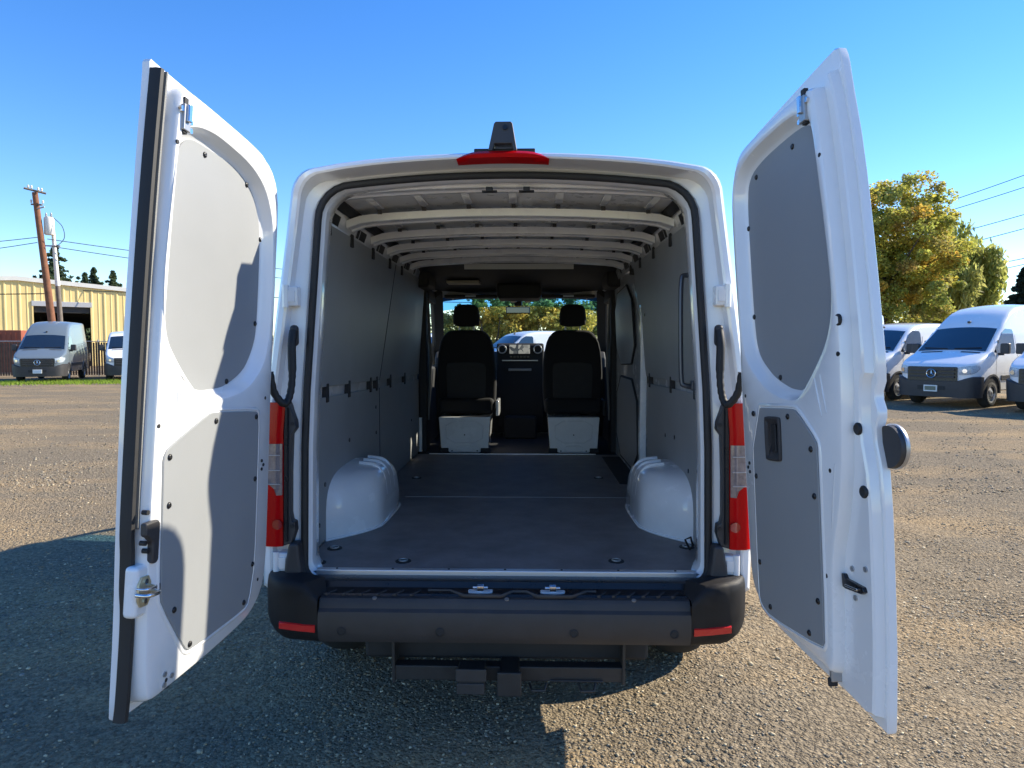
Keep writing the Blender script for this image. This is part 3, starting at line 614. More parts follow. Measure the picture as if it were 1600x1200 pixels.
# --- hinges, wiring boots, tail lamps, bumper
for s in (-1, 1):
    for z, hx in ((1.80, .882), (.735, .915)):
        bm = bmesh.new(); y = .02+lean(z); abox(bm, s*(hx-.05), s*(hx-.004), y-.030, y+.02, z-.04, z+.04); hg = fin(bm, 'hinge', WHITE, van, bevel=.008, seg=3)
        bm = bmesh.new(); adisc(bm, (s*(hx-.002), y-.03, z-.045), (0, 0, 1), .013, .09, 12); abox(bm, s*(hx-.04), s*(hx-.012), y-.036, y-.02, z-.022, z+.022); fin(bm, 'hinge_knuckle', WHITE, hg, smooth=40)
    P = catmull([(s*.846,.045,1.66),(s*.845,.02,1.60),(s*.842,.01,1.48),(s*.848,-.005,1.405),(s*.862,-.03,1.375),(s*.893,-.05,1.42),(s*.905,-.06,1.50)], 8)
    bm = bmesh.new(); atube(bm, P, [.0145+.0012*math.sin(i*2.1) if i > 14 else .017 for i in range(len(P))], 10); bt = fin(bm, 'wiring_boot', RUBBER, van, smooth=60)
    bm = bmesh.new(); abox(bm, s*.828, s*.862, .035, .07, 1.60, 1.685); fin(bm, 'boot_socket', PLASTIC, bt, bevel=.015, seg=3)
    # lamp: curved vertical lens wrapping the body corner
    def lens(nm, z0, z1, m, par, n=5):
        bm = bmesh.new(); rr = []
        for k in range(n+1):
            z = z0+(z1-z0)*k/n; y = lean(z); xo = hwid(5.7, z)
            rr.append([(s*(xo+.004), y+.14, z), (s*(xo+.006), y+.06, z), (s*(xo-.006), y+.01, z), (s*(xo-.035), y-.012, z), (s*(xo-.075), y-.016, z), (s*(xo-.098), y-.008, z), (s*(xo-.102), y+.03, z)])
        aloft(bm, rr, False, True, True); return fin(bm, nm, m, par, smooth=50)
    lamp = lens('tail_lamp', .80, 1.375, REDLENS, van)
    bm = bmesh.new(); rr = []
    for k in range(9):
        z = 1.005+.205*k/8; y = lean(z); xo = hwid(5.7, z)+.002
        x_in = xo-.101 ; x_out = xo-.02 if k > 1 else xo-.05-.02*(1-k)
        rr.append([(s*x_out, y+.002, z), (s*(x_out-.016), y-.016, z), (s*(x_in+.024), y-.020, z), (s*(x_in+.004), y-.013, z), (s*(x_in), y+.0, z)])
    aloft(bm, rr, False, True, True); fin(bm, 'clear_lens', CLEARLENS, lamp, smooth=50)
    for z in (1.05, 1.105, 1.165):
        bm = bmesh.new(); abox(bm, s*(hwid(5.7,z)-.09), s*(hwid(5.7,z)-.03), lean(z)-.0225, lean(z)-.017, z-.002, z+.002); fin(bm, 'lens_rib', mat('lens_rib', (.36,.34,.34), .2), lamp)
    bm = bmesh.new(); adisc(bm, (s*.905, lean(.89)-.019, .89), (0, -1, 0), .020, .006, 14); fin(bm, 'lamp_bulb', mat('red_inner', (.30, .004, .005), .1, coat=1.0), lamp, smooth=40)
    # black plastic strip between lamp and opening with its triangular ears
    bm = bmesh.new(); P = [(.888,.80),(.888,1.375),(.874,1.385),(.862,1.36),(.858,1.345),(.842,1.30),(.839,1.27),(.857,1.245),(.861,1.1),(.861,.93),(.855,.90),(.842,.895),(.839,.86),(.855,.81)]
    aprism(bm, P, lambda p: (s*p[0], lean(p[1])-.004, p[1]), lambda p: (s*p[0], lean(p[1])+.04, p[1])); ls = fin(bm, 'lamp_surround', PLASTIC, van, bevel=.004)
    for z in (1.29, .88): disc('bolt', (s*.850, lean(z)-.004, z), (0, -1, 0), .008, .006, RUBBER, ls, 8)
    bm = bmesh.new(); aloft(bm, [[(s*.882, lean(z)-.006, z), (s*.878, lean(z)-.014, z), (s*.870, lean(z)-.014, z), (s*.866, lean(z)-.006, z)] for z in (.82, .95, 1.1, 1.25, 1.355)], False, True, True); fin(bm, 'surround_rib', GLOSSBLACK, ls, smooth=50)

def build_bumper():
    # corners
    for s in (-1, 1):
        bm = bmesh.new()
        def prow(z):
            o = lerp(z, [(.440, -.075), (.452, -.045), (.475, -.022), (.505, -.008), (.54, 0), (.62, .001), (.66, 0), (.685, -.004), (.697, -.012), (.702, -.026)])
            return [(s*(.968+o), .40, z), (s*(.972+o), .26, z), (s*(.968+o), .10, z), (s*(.958+o), .02, z), (s*(.938+o*.9), -.038-o*.4, z), (s*(.905+o*.8), -.082-o*.6, z), (s*(.86+o*.4), -.110-o*.9, z), (s*.768, -.127-o, z), (s*.7135, -.1295-o, z)]
        kk = [1, 1, 1, 1, 1, 1, 1, .95, .74]
        rr = [[(x, y, .44+(zz-.44)*k) for (x, y, zz), k in zip(prow(z), kk)] for z in (.440, .452, .475, .505, .54, .58, .62, .66, .685, .697, .702)]
        rr.append([(s*max(.70, abs(x)-.06), y+.06, z+.001) for x, y, z in rr[-1]])
        aloft(bm, rr, False)
        bmesh.ops.solidify(bm, geom=bm.faces[:], thickness=.006)
        cb = fin(bm, 'bumper_corner', PLASTIC, van, smooth=38)
        bm = bmesh.new(); aprism(bm, [(.800,.655),(.878,.690),(.874,.735),(.866,.775),(.860,.815),(.822,.818)], lambda p: (s*p[0], -.030+lean(p[1]), p[1]), lambda p: (s*p[0], .035+lean(p[1]), p[1])); fin(bm, 'bumper_upright', PLASTIC, cb, bevel=.012, seg=3)
        bm = bmesh.new(); Rr = []
        for f in [k/6 for k in range(7)]:
            p = Vector((.722, -.1315)).lerp(Vector((.79, -.1255)), f*2) if f < .5 else Vector((.79, -.1255)).lerp(Vector((.868, -.1105)), f*2-1)
            Rr.append([(s*p.x, p.y+.004, .502-.004*f+.010*f), (s*p.x, p.y-.004, .505+.006*f), (s*p.x, p.y-.004, .530+.004*f), (s*p.x, p.y+.004, .534+.004*f)])
        aloft(bm, Rr, False, True, True); fin(bm, 'red_reflector', mat('reflector_red', (.62, .012, .012), .2, coat=1.0, bump=.6, bscale=400), cb, smooth=40)
    # centre beam
    prof = [(-.02,.634),(-.080,.631),(-.102,.626),(-.112,.614),(-.118,.592),(-.133,.582),(-.138,.560),(-.137,.505),(-.131,.478),(-.119,.460),(-.095,.450),(-.05,.448),(-.02,.46)]
    bm = bmesh.new(); aprism(bm, prof, lambda p: (-.712, p[0]+.008, p[1]), lambda p: (.712, p[0]+.008, p[1])); cen = fin(bm, 'bumper_beam', PLASTIC, van, smooth=30)
    for x in (-.622, -.242, .269, .649):
        bm = bmesh.new(); alathe(bm, [(.017, 0), (.017, .002), (.013, .004), (.012, .0015), (0, .002)], (x, -.130, .510), (0, -1, 0), 16); fin(bm, 'parking_sensor', CABBLACK, cen, smooth=40)
    for x in (-.50, 0.012, .50): disc('clip', (x, -.092, .6245), (0, -.3, 1), .009, .004, RIM, cen, 8)
    # step: upper tread with ribs and two cut-outs
    bm = bmesh.new(); tread = [(.05,.670),(.03,.670),(-.010,.666),(-.022,.645),(-.050,.636),(-.070,.637),(-.078,.628),(-.078,.60),(.05,.60)]
    aprism(bm, tread, lambda p: (-.762, p[0], p[1]), lambda p: (.762, p[0], p[1])); sp = fin(bm, 'sill_step', GLOSSBLACK, van, smooth=30)
    for x0, x1, k in [(-.70, -.30, 6), (.36, .70, 6)]:
        for i in range(k):
            xa = x0+(x1-x0)*i/k
            bm = bmesh.new(); aprism(bm, [(xa, -.082), (xa+.012, -.082), (xa+.05, -.024), (xa+.038, -.024)], lambda p: (p[0], p[1], .630), lambda p: (p[0], p[1], .641)); fin(bm, 'tread_rib', PLASTIC, sp, bevel=.002)
    for xs in ([(-.30,-.035),(-.21,-.035),(-.15,-.088),(-.01,-.088),(.03,-.040),(.09,-.040),(.13,-.088),(.26,-.088),(.32,-.035),(.36,-.035)],):
        bm = bmesh.new(); atube(bm, [(x, y, .637) for x, y in xs], .008, 6); fin(bm, 'tread_ridge', PLASTIC, sp, smooth=60)
    for xc in (-.093, .190):
        bm = bmesh.new(); pl = [(xc-.048+.0, -.062), (xc+.048, -.062), (xc+.048, -.022), (xc-.048, -.022)]
        pl = chaikin(pl, 2); aprism(bm, pl, lambda p: (p[0], p[1], .630), lambda p: (p[0], p[1], .6425)); co_ = fin(bm, 'latch_recess', WHITE, sp)
        bm = bmesh.new(); abox(bm, xc-.012, xc+.014, -.056, -.030, .642, .664); atube(bm, [(xc-.03, -.043, .655), (xc+.03, -.043, .655)], .005, 6); fin(bm, 'latch_pin', CHROME, sp, bevel=.002)
    # aluminium sill bar
    bm = bmesh.new(); abox(bm, -.772, .772, .052, .085, .660, .690); sb = fin(bm, 'sill_bar', ALU, van, bevel=.005)
    for k in range(7): disc('sill_screw', (-.69+k*.23, .068, .690), (0, 0, 1), .005, .002, RUBBER, sb, 8)
    # tow hitch
    ht = box('hitch_bar', (-.46, .485, .07, .13, .222, .285), mat('hitch_steel', (.028, .028, .03), .5, var=.2, vscale=20), van, .006)
    HS = MATS['hitch_steel']
    for x in (-.46, .485): box('hitch_end_plate', (x-.006, x+.006, .06, .30, .215, .42), HS, ht, .002)
    box('receiver_tube', (-.022, .060, -.01, .20, .205, .290), HS, ht, .008)
    box('receiver_collar', (-.030, .068, -.012, .010, .198, .297), HS, ht, .006)
    pb = box('trailer_socket', (-.190, -.078, -.005, .08, .215, .305), CABBLACK, ht, .008)
    box('socket_lid', (-.196, -.072, -.014, -.004, .258, .310), PLASTIC, ht, .004)
    box('socket_lid', (-.192, -.080, -.011, -.004, .205, .250), PLASTIC, ht, .004)
    for x in (.10, .30): tube('safety_chain_loop', [(x, .06, .222), (x+.01, .03, .205), (x+.06, .03, .205), (x+.07, .06, .222)], .006, HS, ht, 6)
    tube('bracket_rod', [(.17, .08, .225), (.20, .06, .232), (.40, .06, .232)], .004, HS, ht, 6)
    # underbody: spare wheel, axle, tank
    box('under_floor', (-.86, .86, .10, 5.2, .47, .60), CABBLACK, van)
    box('dark_under_fill', (-.60, .60, .15, .32, .275, .47), CABBLACK, van, .02)  # dark box added for underbody and shade seen between bumper and hitch
    lathe('spare_wheel', [(.05,.02),(.20,.03),(.30,0),(.34,.05),(.34,.15),(.30,.2),(.1,.2)], (0, 1.6, .29), (0, 0, 1), TYRE, van, 28)
    tube('rear_axle', [(-.75, .93, .36), (.75, .93, .36)], .06, CABBLACK, van, 10)
    for x in (-.45, .45): box('leaf_spring', (x-.04, x+.04, .35, 2.0, .34, .42), CABBLACK, van, .02)
    for s in (-1, 1):
        wheel(van, s*.965, .93, s); wheel(van, s*.965, 4.62, s)
        box('mud_flap', (s*.72 if s > 0 else -.95, s*.95 if s > 0 else -.72, 1.34, 1.35, .16, .50), RUBBER, van)
build_bumper()

# --- roof brake light and camera
bm = bmesh.new(); rr = []
for k in range(13):
    f = -1+2*k/12; x = f*.178-.005; e = 1-abs(f)**6; z0 = 2.318-.02*f*f*.3; h = .030*max(.15, e)
    rr.append([(x, .030, z0), (x, -.022, z0+.004), (x, -.026, z0+h*.6), (x, -.014, z0+h), (x, .05, z0+h+.006), (x, .06, z0)])
aloft(bm, rr, True, True, True); bl = fin(bm, 'brake_light', REDLENS, van, smooth=50)
box('brake_light_gasket', (-.12, .12, .038, .08, 2.35, 2.372), RUBBER, bl, .004)
bm = bmesh.new()
out = [(-.062,2.372),(-.040,2.478),(-.034,2.486),(.026,2.486),(.032,2.478),(.050,2.372),(.036,2.372),(.030,2.400),(-.038,2.400),(-.046,2.372)]
aprism(bm, out, lambda p: (p[0], -.010+(p[1]-2.372)*.10, p[1]-.022), lambda p: (p[0], .085-(p[1]-2.372)*.12, p[1]-.022)); rc = fin(bm, 'rear_camera', PLASTIC, van, bevel=.004)
disc('camera_eye', (.004, -.003, 2.440), (0, -1, .1), .010, .004, GLOSSBLACK, rc, 12)

# --- load area
F0 = .68
def wallx(s, z, off=0.0): return s*(.872 - .075*max(0, z-1.35) + off)
def wall_sheet(name, s, poly, m, par, th=.008, off=0.0):
    bm = bmesh.new(); aprism(bm, poly, lambda p: (wallx(s, p[1], off), p[0], p[1]), lambda p: (wallx(s, p[1], off-th), p[0], p[1])); return fin(bm, name, m, par, bevel=.0015, seg=1)
fl_ = box('load_floor', (-.865, .865, .062, 3.17, .655, F0), FLOORM, van)
box('floor_seam', (-.66, .70, 1.478, 1.484, .676, F0+.0025), mat('seam_edge', (.28, .28, .29), .5), fl_)
box('front_edge_trim', (-.76, .66, 3.165, 3.185, .66, F0+.006), ALU, fl_, .003)
box('side_step_well', (.70, .862, 1.90, 3.05, .676, F0+.003), CABBLACK, fl_)
for x, y in ((-.788,.381),(-.441,.20),(.471,.224),(.82,.443),(-.69,2.083),(.58,2.116),(-.80,.17),(.82,.18)):
    bm = bmesh.new(); adisc(bm, (x, y, F0-.002), (0, 0, 1), .034, .0045, 18); tr = fin(bm, 'tie_down_cup', RUBBER, fl_, smooth=40)
    bm = bmesh.new(); atube(bm, [(x+.018*math.cos(a), y+.018*math.sin(a), F0+.006) for a in [2*math.pi*k/14 for k in range(14)]], .0032, 6, True); fin(bm, 'tie_down_ring', RIM, fl_, smooth=60)
tube('open_tie_ring', [(.825, .40, F0), (.80, .39, F0+.05), (.83, .41, F0+.055), (.845, .43, F0+.01)], .005, CABBLACK, fl_, 6)
# inner white side skins
for s in (-1, 1):
    bm = bmesh.new(); aloft(bm, [[(wallx(s, z, .012), y, z) for y in (.22, 1.0, 2.0, 3.35)] for z in (.60, 1.0, 1.35, 1.8, 2.15, 2.26)], False); fin(bm, 'inner_side', WHITE_IN, van)
# left wall boards
LWB = wall_sheet('wall_board', -1, [(.24,.685),(1.70,.685),(1.70,1.335),(.24,1.365)], WALLTRIM, van)
wall_sheet('wall_board', -1, [(1.708,.685),(3.28,.685),(3.28,1.315),(1.708,1.335)], WALLTRIM, van)
wall_sheet('wall_board', -1, [(.24,1.415),(1.70,1.385),(1.985,2.15),(.30,2.15),(.24,2.05)], WALLTRIM, van)
wall_sheet('wall_board', -1, [(1.708,1.385),(3.28,1.36),(3.28,2.15),(1.993,2.15)], WALLTRIM, van)
for p4 in ([(1.70,1.385),(1.708,1.385),(1.993,2.15),(1.985,2.15)], [(1.70,.685),(1.708,.685),(1.708,1.335),(1.70,1.335)]): wall_sheet('board_joint', -1, p4, CABBLACK, van, .010)
# right wall boards
wall_sheet('wall_board', 1, [(.24,.685),(1.78,.685),(1.84,1.36),(.24,1.385)], WALLTRIM, van)
wall_sheet('wall_board', 1, [(.24,1.43),(1.85,1.405),(2.095,2.15),(.30,2.15),(.24,2.05)], WALLTRIM, van)
# sliding door boards, recessed, with a white edge
sd = box('sliding_door', (.845, .87, 1.95, 3.3, .62, 2.12), WHITE_IN, van, .01)
bm = bmesh.new(); aprism(bm, chaikin([(2.12,1.48),(3.12,1.45),(3.22,2.02),(2.30,2.06)], 1), lambda p: (.846-.03*max(0, p[1]-1.4), p[0], p[1]), lambda p: (.832-.03*max(0, p[1]-1.4), p[0], p[1])); fin(bm, 'door_board', WALLTRIM, sd)
bm = bmesh.new(); aprism(bm, chaikin([(2.0,.72),(3.15,.72),(3.15,1.36),(2.1,1.36)], 1), lambda p: (.846, p[0], p[1]), lambda p: (.834, p[0], p[1])); fin(bm, 'door_board', WALLTRIM, sd)
for pl_ in ([(2.12,1.48),(3.12,1.45),(3.22,2.02),(2.30,2.06)], [(2.0,.72),(3.15,.72),(3.15,1.36),(2.1,1.36)]):
    tube('board_edge', [(.838-.03*max(0, b-1.4), a, b) for a, b in chaikin(pl_, 1)], .008, RUBBER, sd, 6, closed=True)
box('door_pillar', (.825, .872, 1.87, 1.94, .68, 2.14), WHITE_IN, van, .012)
# clips along the white rail between boards
for y in (.55, .95, 1.45, 1.62, 2.05, 2.6):
    z = 1.385-.02*y*.6; bm = bmesh.new(); abox(bm, -.882, -.856, y-.018, y+.018, z-.045, z+.045); fin(bm, 'board_clip', CABBLACK, van, bevel=.004)
for y in (.50, 1.05, 1.72):
    z = 1.405-.012*y; bm = bmesh.new(); abox(bm, .856, .882, y-.018, y+.018, z-.045, z+.045); fin(bm, 'board_clip', CABBLACK, van, bevel=.004)
bm = bmesh.new(); abox(bm, -.866, -.838, 1.52, 1.575, 1.76, 1.86); fin(bm, 'wall_switch', GLOSSBLACK, van, bevel=.004)
for s, pts in ((-1, ((.5,.95),(.95,1.10),(1.6,1.22),(1.6,1.06),(2.9,1.0),(.40,.78))), (1, ((.95,1.12),(1.2,1.1),(.62,1.0),(.42,.80),(1.75,1.8)))):
    for y, z in pts: disc('board_screw', (wallx(s, z, -.008), y, z), (-s, 0, 0), .011, .004, GLOSSBLACK, van, 10)
# lit door-post slit at the front left
box('door_post', (-.865, -.84, 3.29, 3.33, .68, .98), WHITE_IN, van, .004)
# grab handle on the right
gh = tube('grab_handle', catmull([(.845,.420,1.90),(.79,.415,1.915),(.772,.41,1.88),(.770,.40,1.66),(.775,.395,1.46),(.79,.390,1.425),(.845,.390,1.42)], 6), .011, mat('dark_steel', (.10, .11, .13), .35, metal=.6), van, 10)
for z, y in ((1.905, .42), (1.425, .39)): box('handle_foot', (.815, .865, y-.02, y+.02, z-.022, z+.022), MATS['dark_steel'], gh, .006)
# wheel boxes
for s in (-1, 1):
    def arch(x, y0, y1, zt, n=18):
        out = []
        for k in range(n+1):
            a = math.pi*k/n; c = math.cos(a); sn = math.sin(a)
            yy = (y0+y1)/2 - (y1-y0)/2*math.copysign(abs(c)**.62, c); zz = F0-.01 + (zt-F0)*sn**.44
            out.append((s*x, yy, zz))
        return out
    bm = bmesh.new(); rr = [arch(.872,.50,1.36,.995), arch(.80,.56,1.345,.99), arch(.735,.635,1.325,.983), arch(.700,.695,1.31,.970), arch(.676,.735,1.298,.945), arch(.662,.775,1.28,.905), arch(.655,.83,1.25,.83)]
    V = aloft(bm, rr, False); bm.faces.new(V[-1]); wb = fin(bm, 'wheel_box', WHITE_IN, van, smooth=70)
    tube('box_flange', catmull([(s*.862, .49, F0+.004), (s*.735, .632, F0+.004), (s*.672, .742, F0+.004), (s*.652, .85, F0+.004), (s*.652, 1.25, F0+.004), (s*.70, 1.312, F0+.004)], 5), .007, WHITE_IN, wb, 6)
    for y in (.92, 1.02, 1.12):
        bm = bmesh.new(); P = [(s*.80,y,.988),(s*.735,y,.981),(s*.702,y,.966),(s*.680,y,.938),(s*.666,y,.895),(s*.659,y,.82)]
        atube(bm, [Vector(q)+Vector((s*.004, 0, -.004)) for q in catmull(P, 4)], .009, 8); fin(bm, 'pressed_rib', WHITE_IN, wb, smooth=60)

# --- roof underside
def roofx(y, f, drop): return None
bm = bmesh.new(); rr = []
for y in (.24, .8, 1.4, 2.0, 2.6, 3.0):
    rr.append([(x, y, 2.300-.040*(x/.78)**2 - (.05 if abs(x) > .80 else 0)) for x in [-.86+.086*k for k in range(21)]])
aloft(bm, rr, False); ri = fin(bm, 'roof_skin', mat('roof_primer', (.84, .84, .82), .28, coat=.3, var=.1, vscale=9), van, smooth=60)
def bow(y0, y1, zc, hd, m=WHITE_IN, nm='roof_bow'):
    bm = bmesh.new(); rr = []
    for k in range(25):
        x = -.79+1.58*k/24; f = abs(x)/.79; z = zc - .035*f*f - .02*max(0, (f-.86)/.14)**2
        rr.append([(x, y0, z+hd), (x, y0+.003, z+.003), (x, y0+.008, z), (x, y0+.030, z), (x, y0+.036, z+.007), (x, y1-.036, z+.007), (x, y1-.030, z), (x, y1-.008, z), (x, y1-.003, z+.003), (x, y1, z+hd)])
    aloft(bm, rr, False, True, True); return fin(bm, nm, m, van, smooth=28)
bow(.24, .36, 2.268, .05)
BOWS = [(.66, .80), (1.18, 1.29), (1.62, 1.74), (2.05, 2.17), (2.46, 2.56)]
for a, b in BOWS: bow(a, b, 2.226, .036, mat('roof_bow_grey', (.88, .88, .86), .28, coat=.4, var=.06, vscale=6))
for (a, b), y2 in zip([(.24, .36)] + BOWS, [p[0] for p in BOWS] + [2.64]):
    for k in range(-3, 4):
        x = k*.215+.02; z = 2.292-.040*(x/.78)**2
        bm = bmesh.new(); abox(bm, x-.020, x+.020, b+.01, y2-.005, z-.007, z+.004); fin(bm, 'roof_stiffener', WHITE_IN, ri, bevel=.004, seg=1)
        bm = bmesh.new(); abox(bm, x-.010, x+.010, y2-.012, y2+.004, z-.030, z-.012); fin(bm, 'bow_tab', PLASTIC, ri)
for s in (-1, 1):
    bm = bmesh.new(); aloft(bm, [[(s*.862, y, 2.14), (s*.812, y, 2.138), (s*.795, y, 2.185), (s*.780, y, 2.232), (s*.80, y, 2.27)] for y in (.26, 1.2, 2.2, 3.0)], False, True, True)
    cr = fin(bm, 'cant_rail', WHITE_IN, van, smooth=30)
    for i, y in enumerate((.50, .92, 1.02, 1.40, 1.50, 1.86, 1.95, 2.30, 2.40, 2.7)):
        bm = bmesh.new(); wd = .06 if i % 2 == 0 else .022
        aprism(bm, [(y-wd, 2.160), (y+wd, 2.160), (y+wd, 2.205), (y-wd, 2.205)], lambda p: (s*(.806-.35*(p[1]-2.160)), p[0], p[1]), lambda p: (s*(.802-.35*(p[1]-2.160)), p[0], p[1])); fin(bm, 'rail_hole_patch', CABBLACK, cr)  # black patch on the solid rail, standing in for the shade inside a hole
    for y in (.42, .82, 1.30, 1.78, 2.2):
        bm = bmesh.new(); abox(bm, s*.797, s*.835, y-.022, y+.022, 2.10, 2.165); fin(bm, 'board_clip', CABBLACK, van, bevel=.004)
    bm = bmesh.new(); atube(bm, [(s*.772, y, 2.248) for y in (.4, 1.0, 2.0, 2.9)], .028, 8); fin(bm, 'dark_rail_tube', CABBLACK, van, smooth=60)  # plain dark tube along the gap above the cant rail
for x in (-.07, .085):
    bm = bmesh.new(); abox(bm, x-.032, x+.032, .215, .24, 2.243, 2.250); abox(bm, x-.014, x+.014, .205, .235, 2.243, 2.262); fin(bm, 'roof_catch', CABBLACK, van, bevel=.002)
box('label_strip', (-.40, .43, 2.60, 2.62, 2.185, 2.225), mat('label_white', (.6, .6, .58), .5), van)

# --- cab
box('cab_floor', (-.86, .86, 3.186, 4.9, .60, .672), CABBLACK, van)
bm = bmesh.new(); aprism(bm, [(2.62,2.29),(2.66,2.235),(2.9,2.205),(3.6,2.16),(3.95,2.12),(4.06,2.09),(4.05,2.12),(3.7,2.22)], lambda p: (-.80, p[0], p[1]), lambda p: (.80, p[0], p[1])); fin(bm, 'headliner', CABBLACK, van, smooth=30)
oc = box('overhead_console', (-.20, .20, 3.55, 4.02, 2.03, 2.17), CABBLACK, van, .03, 3)
box('console_lamp', (-.085, -.03, 3.98, 4.03, 2.02, 2.035), RIM, oc, .004); box('console_lamp', (.05, .105, 3.98, 4.03, 2.02, 2.035), RIM, oc, .004)
for x in (-.46, .46):
    sv = box('sun_visor', (x-.25, x+.25, 3.86, 4.02, 2.055, 2.085), CABBLACK, van, .01)
    box('visor_label', (x-.05, x+.05, 3.853, 3.862, 2.062, 2.078), PLATE_B, sv)
box('paper_folder', (-.62, -.34, 3.30, 3.50, 2.145, 2.165), mat('buff_paper', (.45, .40, .30), .8), van)
mrr = box('mirror_stem', (-.055, .025, 4.05, 4.14, 1.99, 2.10), CABBLACK, van, .015)
mi = box('inside_mirror', (-.135, .100, 4.06, 4.085, 1.915, 1.985), CABBLACK, van, .012, 3)
box('mirror_face', (-.127, .092, 4.056, 4.0595, 1.923, 1.977), DARKGLASS, mi, .004)
for s in (-1, 1):
    box('b_pillar', (s*.80 if s > 0 else -.875, s*.875 if s > 0 else -.80, 3.34, 3.52, .62, 2.2), CABBLACK, van, .02)
    box('pillar_trim', (s*.72 if s > 0 else -.85, s*.85 if s > 0 else -.72, 2.95, 3.36, 2.08, 2.24), CABBLACK, van, .03)
    dp = box('cab_door_trim', (s*.855 if s > 0 else -.955, s*.955 if s > 0 else -.855, 3.5, 4.75, .55, 1.40), CABBLACK, van, .03)
    tube('seat_belt', catmull([(s*.80, 3.42, 2.02), (s*.79, 3.45, 1.70), (s*.78, 3.42, 1.40), (s*.80, 3.40, .95)], 5), .012, mat('belt_grey', (.16, .16, .16), .7), van, 5)
    # windscreen pillar lining
    bm = bmesh.new(); rr = []
    for t in (.85, 1.1, 1.4, 1.74, 1.9):
        x = hwid(t, lerp(t, LOW))-.06; z = lerp(t, LOW)-.05; rr.append([(s*(x-.06), NOSE-t+.0, z-.02), (s*(x+.03), NOSE-t, z-.09), (s*(x+.045), NOSE-t, z-.02), (s*(x-.03), NOSE-t, z+.02)])
    aloft(bm, rr, True, True, True); fin(bm, 'windscreen_pillar', CABBLACK, van, smooth=50)
    box('upper_door_frame', (s*.80 if s > 0 else -.86, s*.86 if s > 0 else -.80, 3.4, 4.0, 2.0, 2.12), CABBLACK, van, .02)
# windscreen panes
def wpane(nm, t0, t1, m):
    bm = bmesh.new(); g = []
    for i in range(7):
        t = t0+(t1-t0)*i/6; hw = hwid(t, lerp(t, LOW))-0.06; g.append([(hw*(-1+.2*j), NOSE-t, topz(t, hw*(-1+.2*j), LOW)) for j in range(11)])
    aloft(bm, g, False); return fin(bm, nm, m, van, smooth=60)
wpane('windscreen', .86, 1.60, GLASS); wpane('shade_band', 1.60, 1.78, TINTGLASS)
for s in (-1, 1):
    bm = bmesh.new(); vs = [bm.verts.new((s*(hwid(t, z)-.004), NOSE-t, z)) for t, z in [(1.15,1.38),(2.45,1.36),(2.45,2.10),(1.72,2.05)]]; bm.faces.new(vs); fin(bm, 'cab_window', TINTGLASS if False else GLASS, van)
# dashboard
bm = bmesh.new(); aprism(bm, [(4.36,1.0),(4.32,1.25),(4.36,1.48),(4.46,1.545),(4.70,1.545),(4.92,1.47),(4.95,.70),(4.5,.70)], lambda p: (-.87, p[0], p[1]), lambda p: (.87, p[0], p[1])); db = fin(bm, 'dashboard', CABBLACK, van, bevel=.02)
bm = bmesh.new(); aprism(bm, [(4.34,.78),(4.30,.95),(4.27,1.40),(4.285,1.60),(4.32,1.632),(4.50,1.61),(4.6,1.5),(4.6,.78)], lambda p: (-.235, p[0], p[1]), lambda p: (.24, p[0], p[1])); fin(bm, 'centre_stack', FABRIC, db, bevel=.02, seg=3)
def screen_mat():
    m = bpy.data.materials.new('display'); m.use_nodes = True; n = m.node_tree.nodes; l = m.node_tree.links; b = n['Principled BSDF']
    b.inputs['Base Color'].default_value = (.01, .01, .012, 1); b.inputs['Roughness'].default_value = .2
    tc = n.new('ShaderNodeTexCoord'); v = n.new('ShaderNodeTexVoronoi'); v.inputs['Scale'].default_value = 22; l.new(tc.outputs['Object'], v.inputs['Vector'])
    r = n.new('ShaderNodeValToRGB'); e = r.color_ramp.elements; e[0].color = (.02, .035, .07, 1); e[1].color = (.65, .65, .6, 1); e[0].position = .3; e[1].position = .75
    bw = n.new('ShaderNodeRGBToBW'); l.new(v.outputs['Color'], bw.inputs[0]); l.new(bw.outputs[0], r.inputs[0]); l.new(r.outputs[0], b.inputs['Emission Color']); b.inputs['Emission Strength'].default_value = .22
    return m
box('display_screen', (-.105, .100, 4.262, 4.272, 1.525, 1.615), screen_mat(), db, .002)
for x in (-.178, .178):
    bm = bmesh.new(); atube(bm, [(x+.040*math.cos(a), 4.268, 1.57+.040*math.sin(a)) for a in [2*math.pi*k/20 for k in range(20)]], .006, 8, True); fin(bm, 'air_vent', RIM, db, smooth=60)
for k in range(6): box('dash_button', (-.10+k*.034, -.078+k*.034, 4.258, 4.272, 1.485, 1.503), GLOSSBLACK, db, .003)
box('console_trim', (-.18, .18, 4.262, 4.276, 1.452, 1.462), RIM, db, .002)
box('switch_row', (-.115, .115, 4.258, 4.29, 1.352, 1.378), mat('switch_blue_grey', (.10, .12, .15), .3), db, .004)
box('lower_console', (-.16, .17, 4.20, 4.36, .67, .90), FABRIC, db, .03)
bm = bmesh.new(); atube(bm, [(-.46+.19*math.cos(a), 4.16+.08*math.sin(a), 1.42+.17*math.sin(a)) for a in [2*math.pi*k/24 for k in range(24)]], .016, 8, True); atube(bm, [(-.46, 4.40, 1.30), (-.46, 4.17, 1.42)], .04, 8); atube(bm, [(-.64, 4.16, 1.42), (-.28, 4.16, 1.42)], .018, 6); fin(bm, 'steering_wheel', CABBLACK, van, smooth=60)
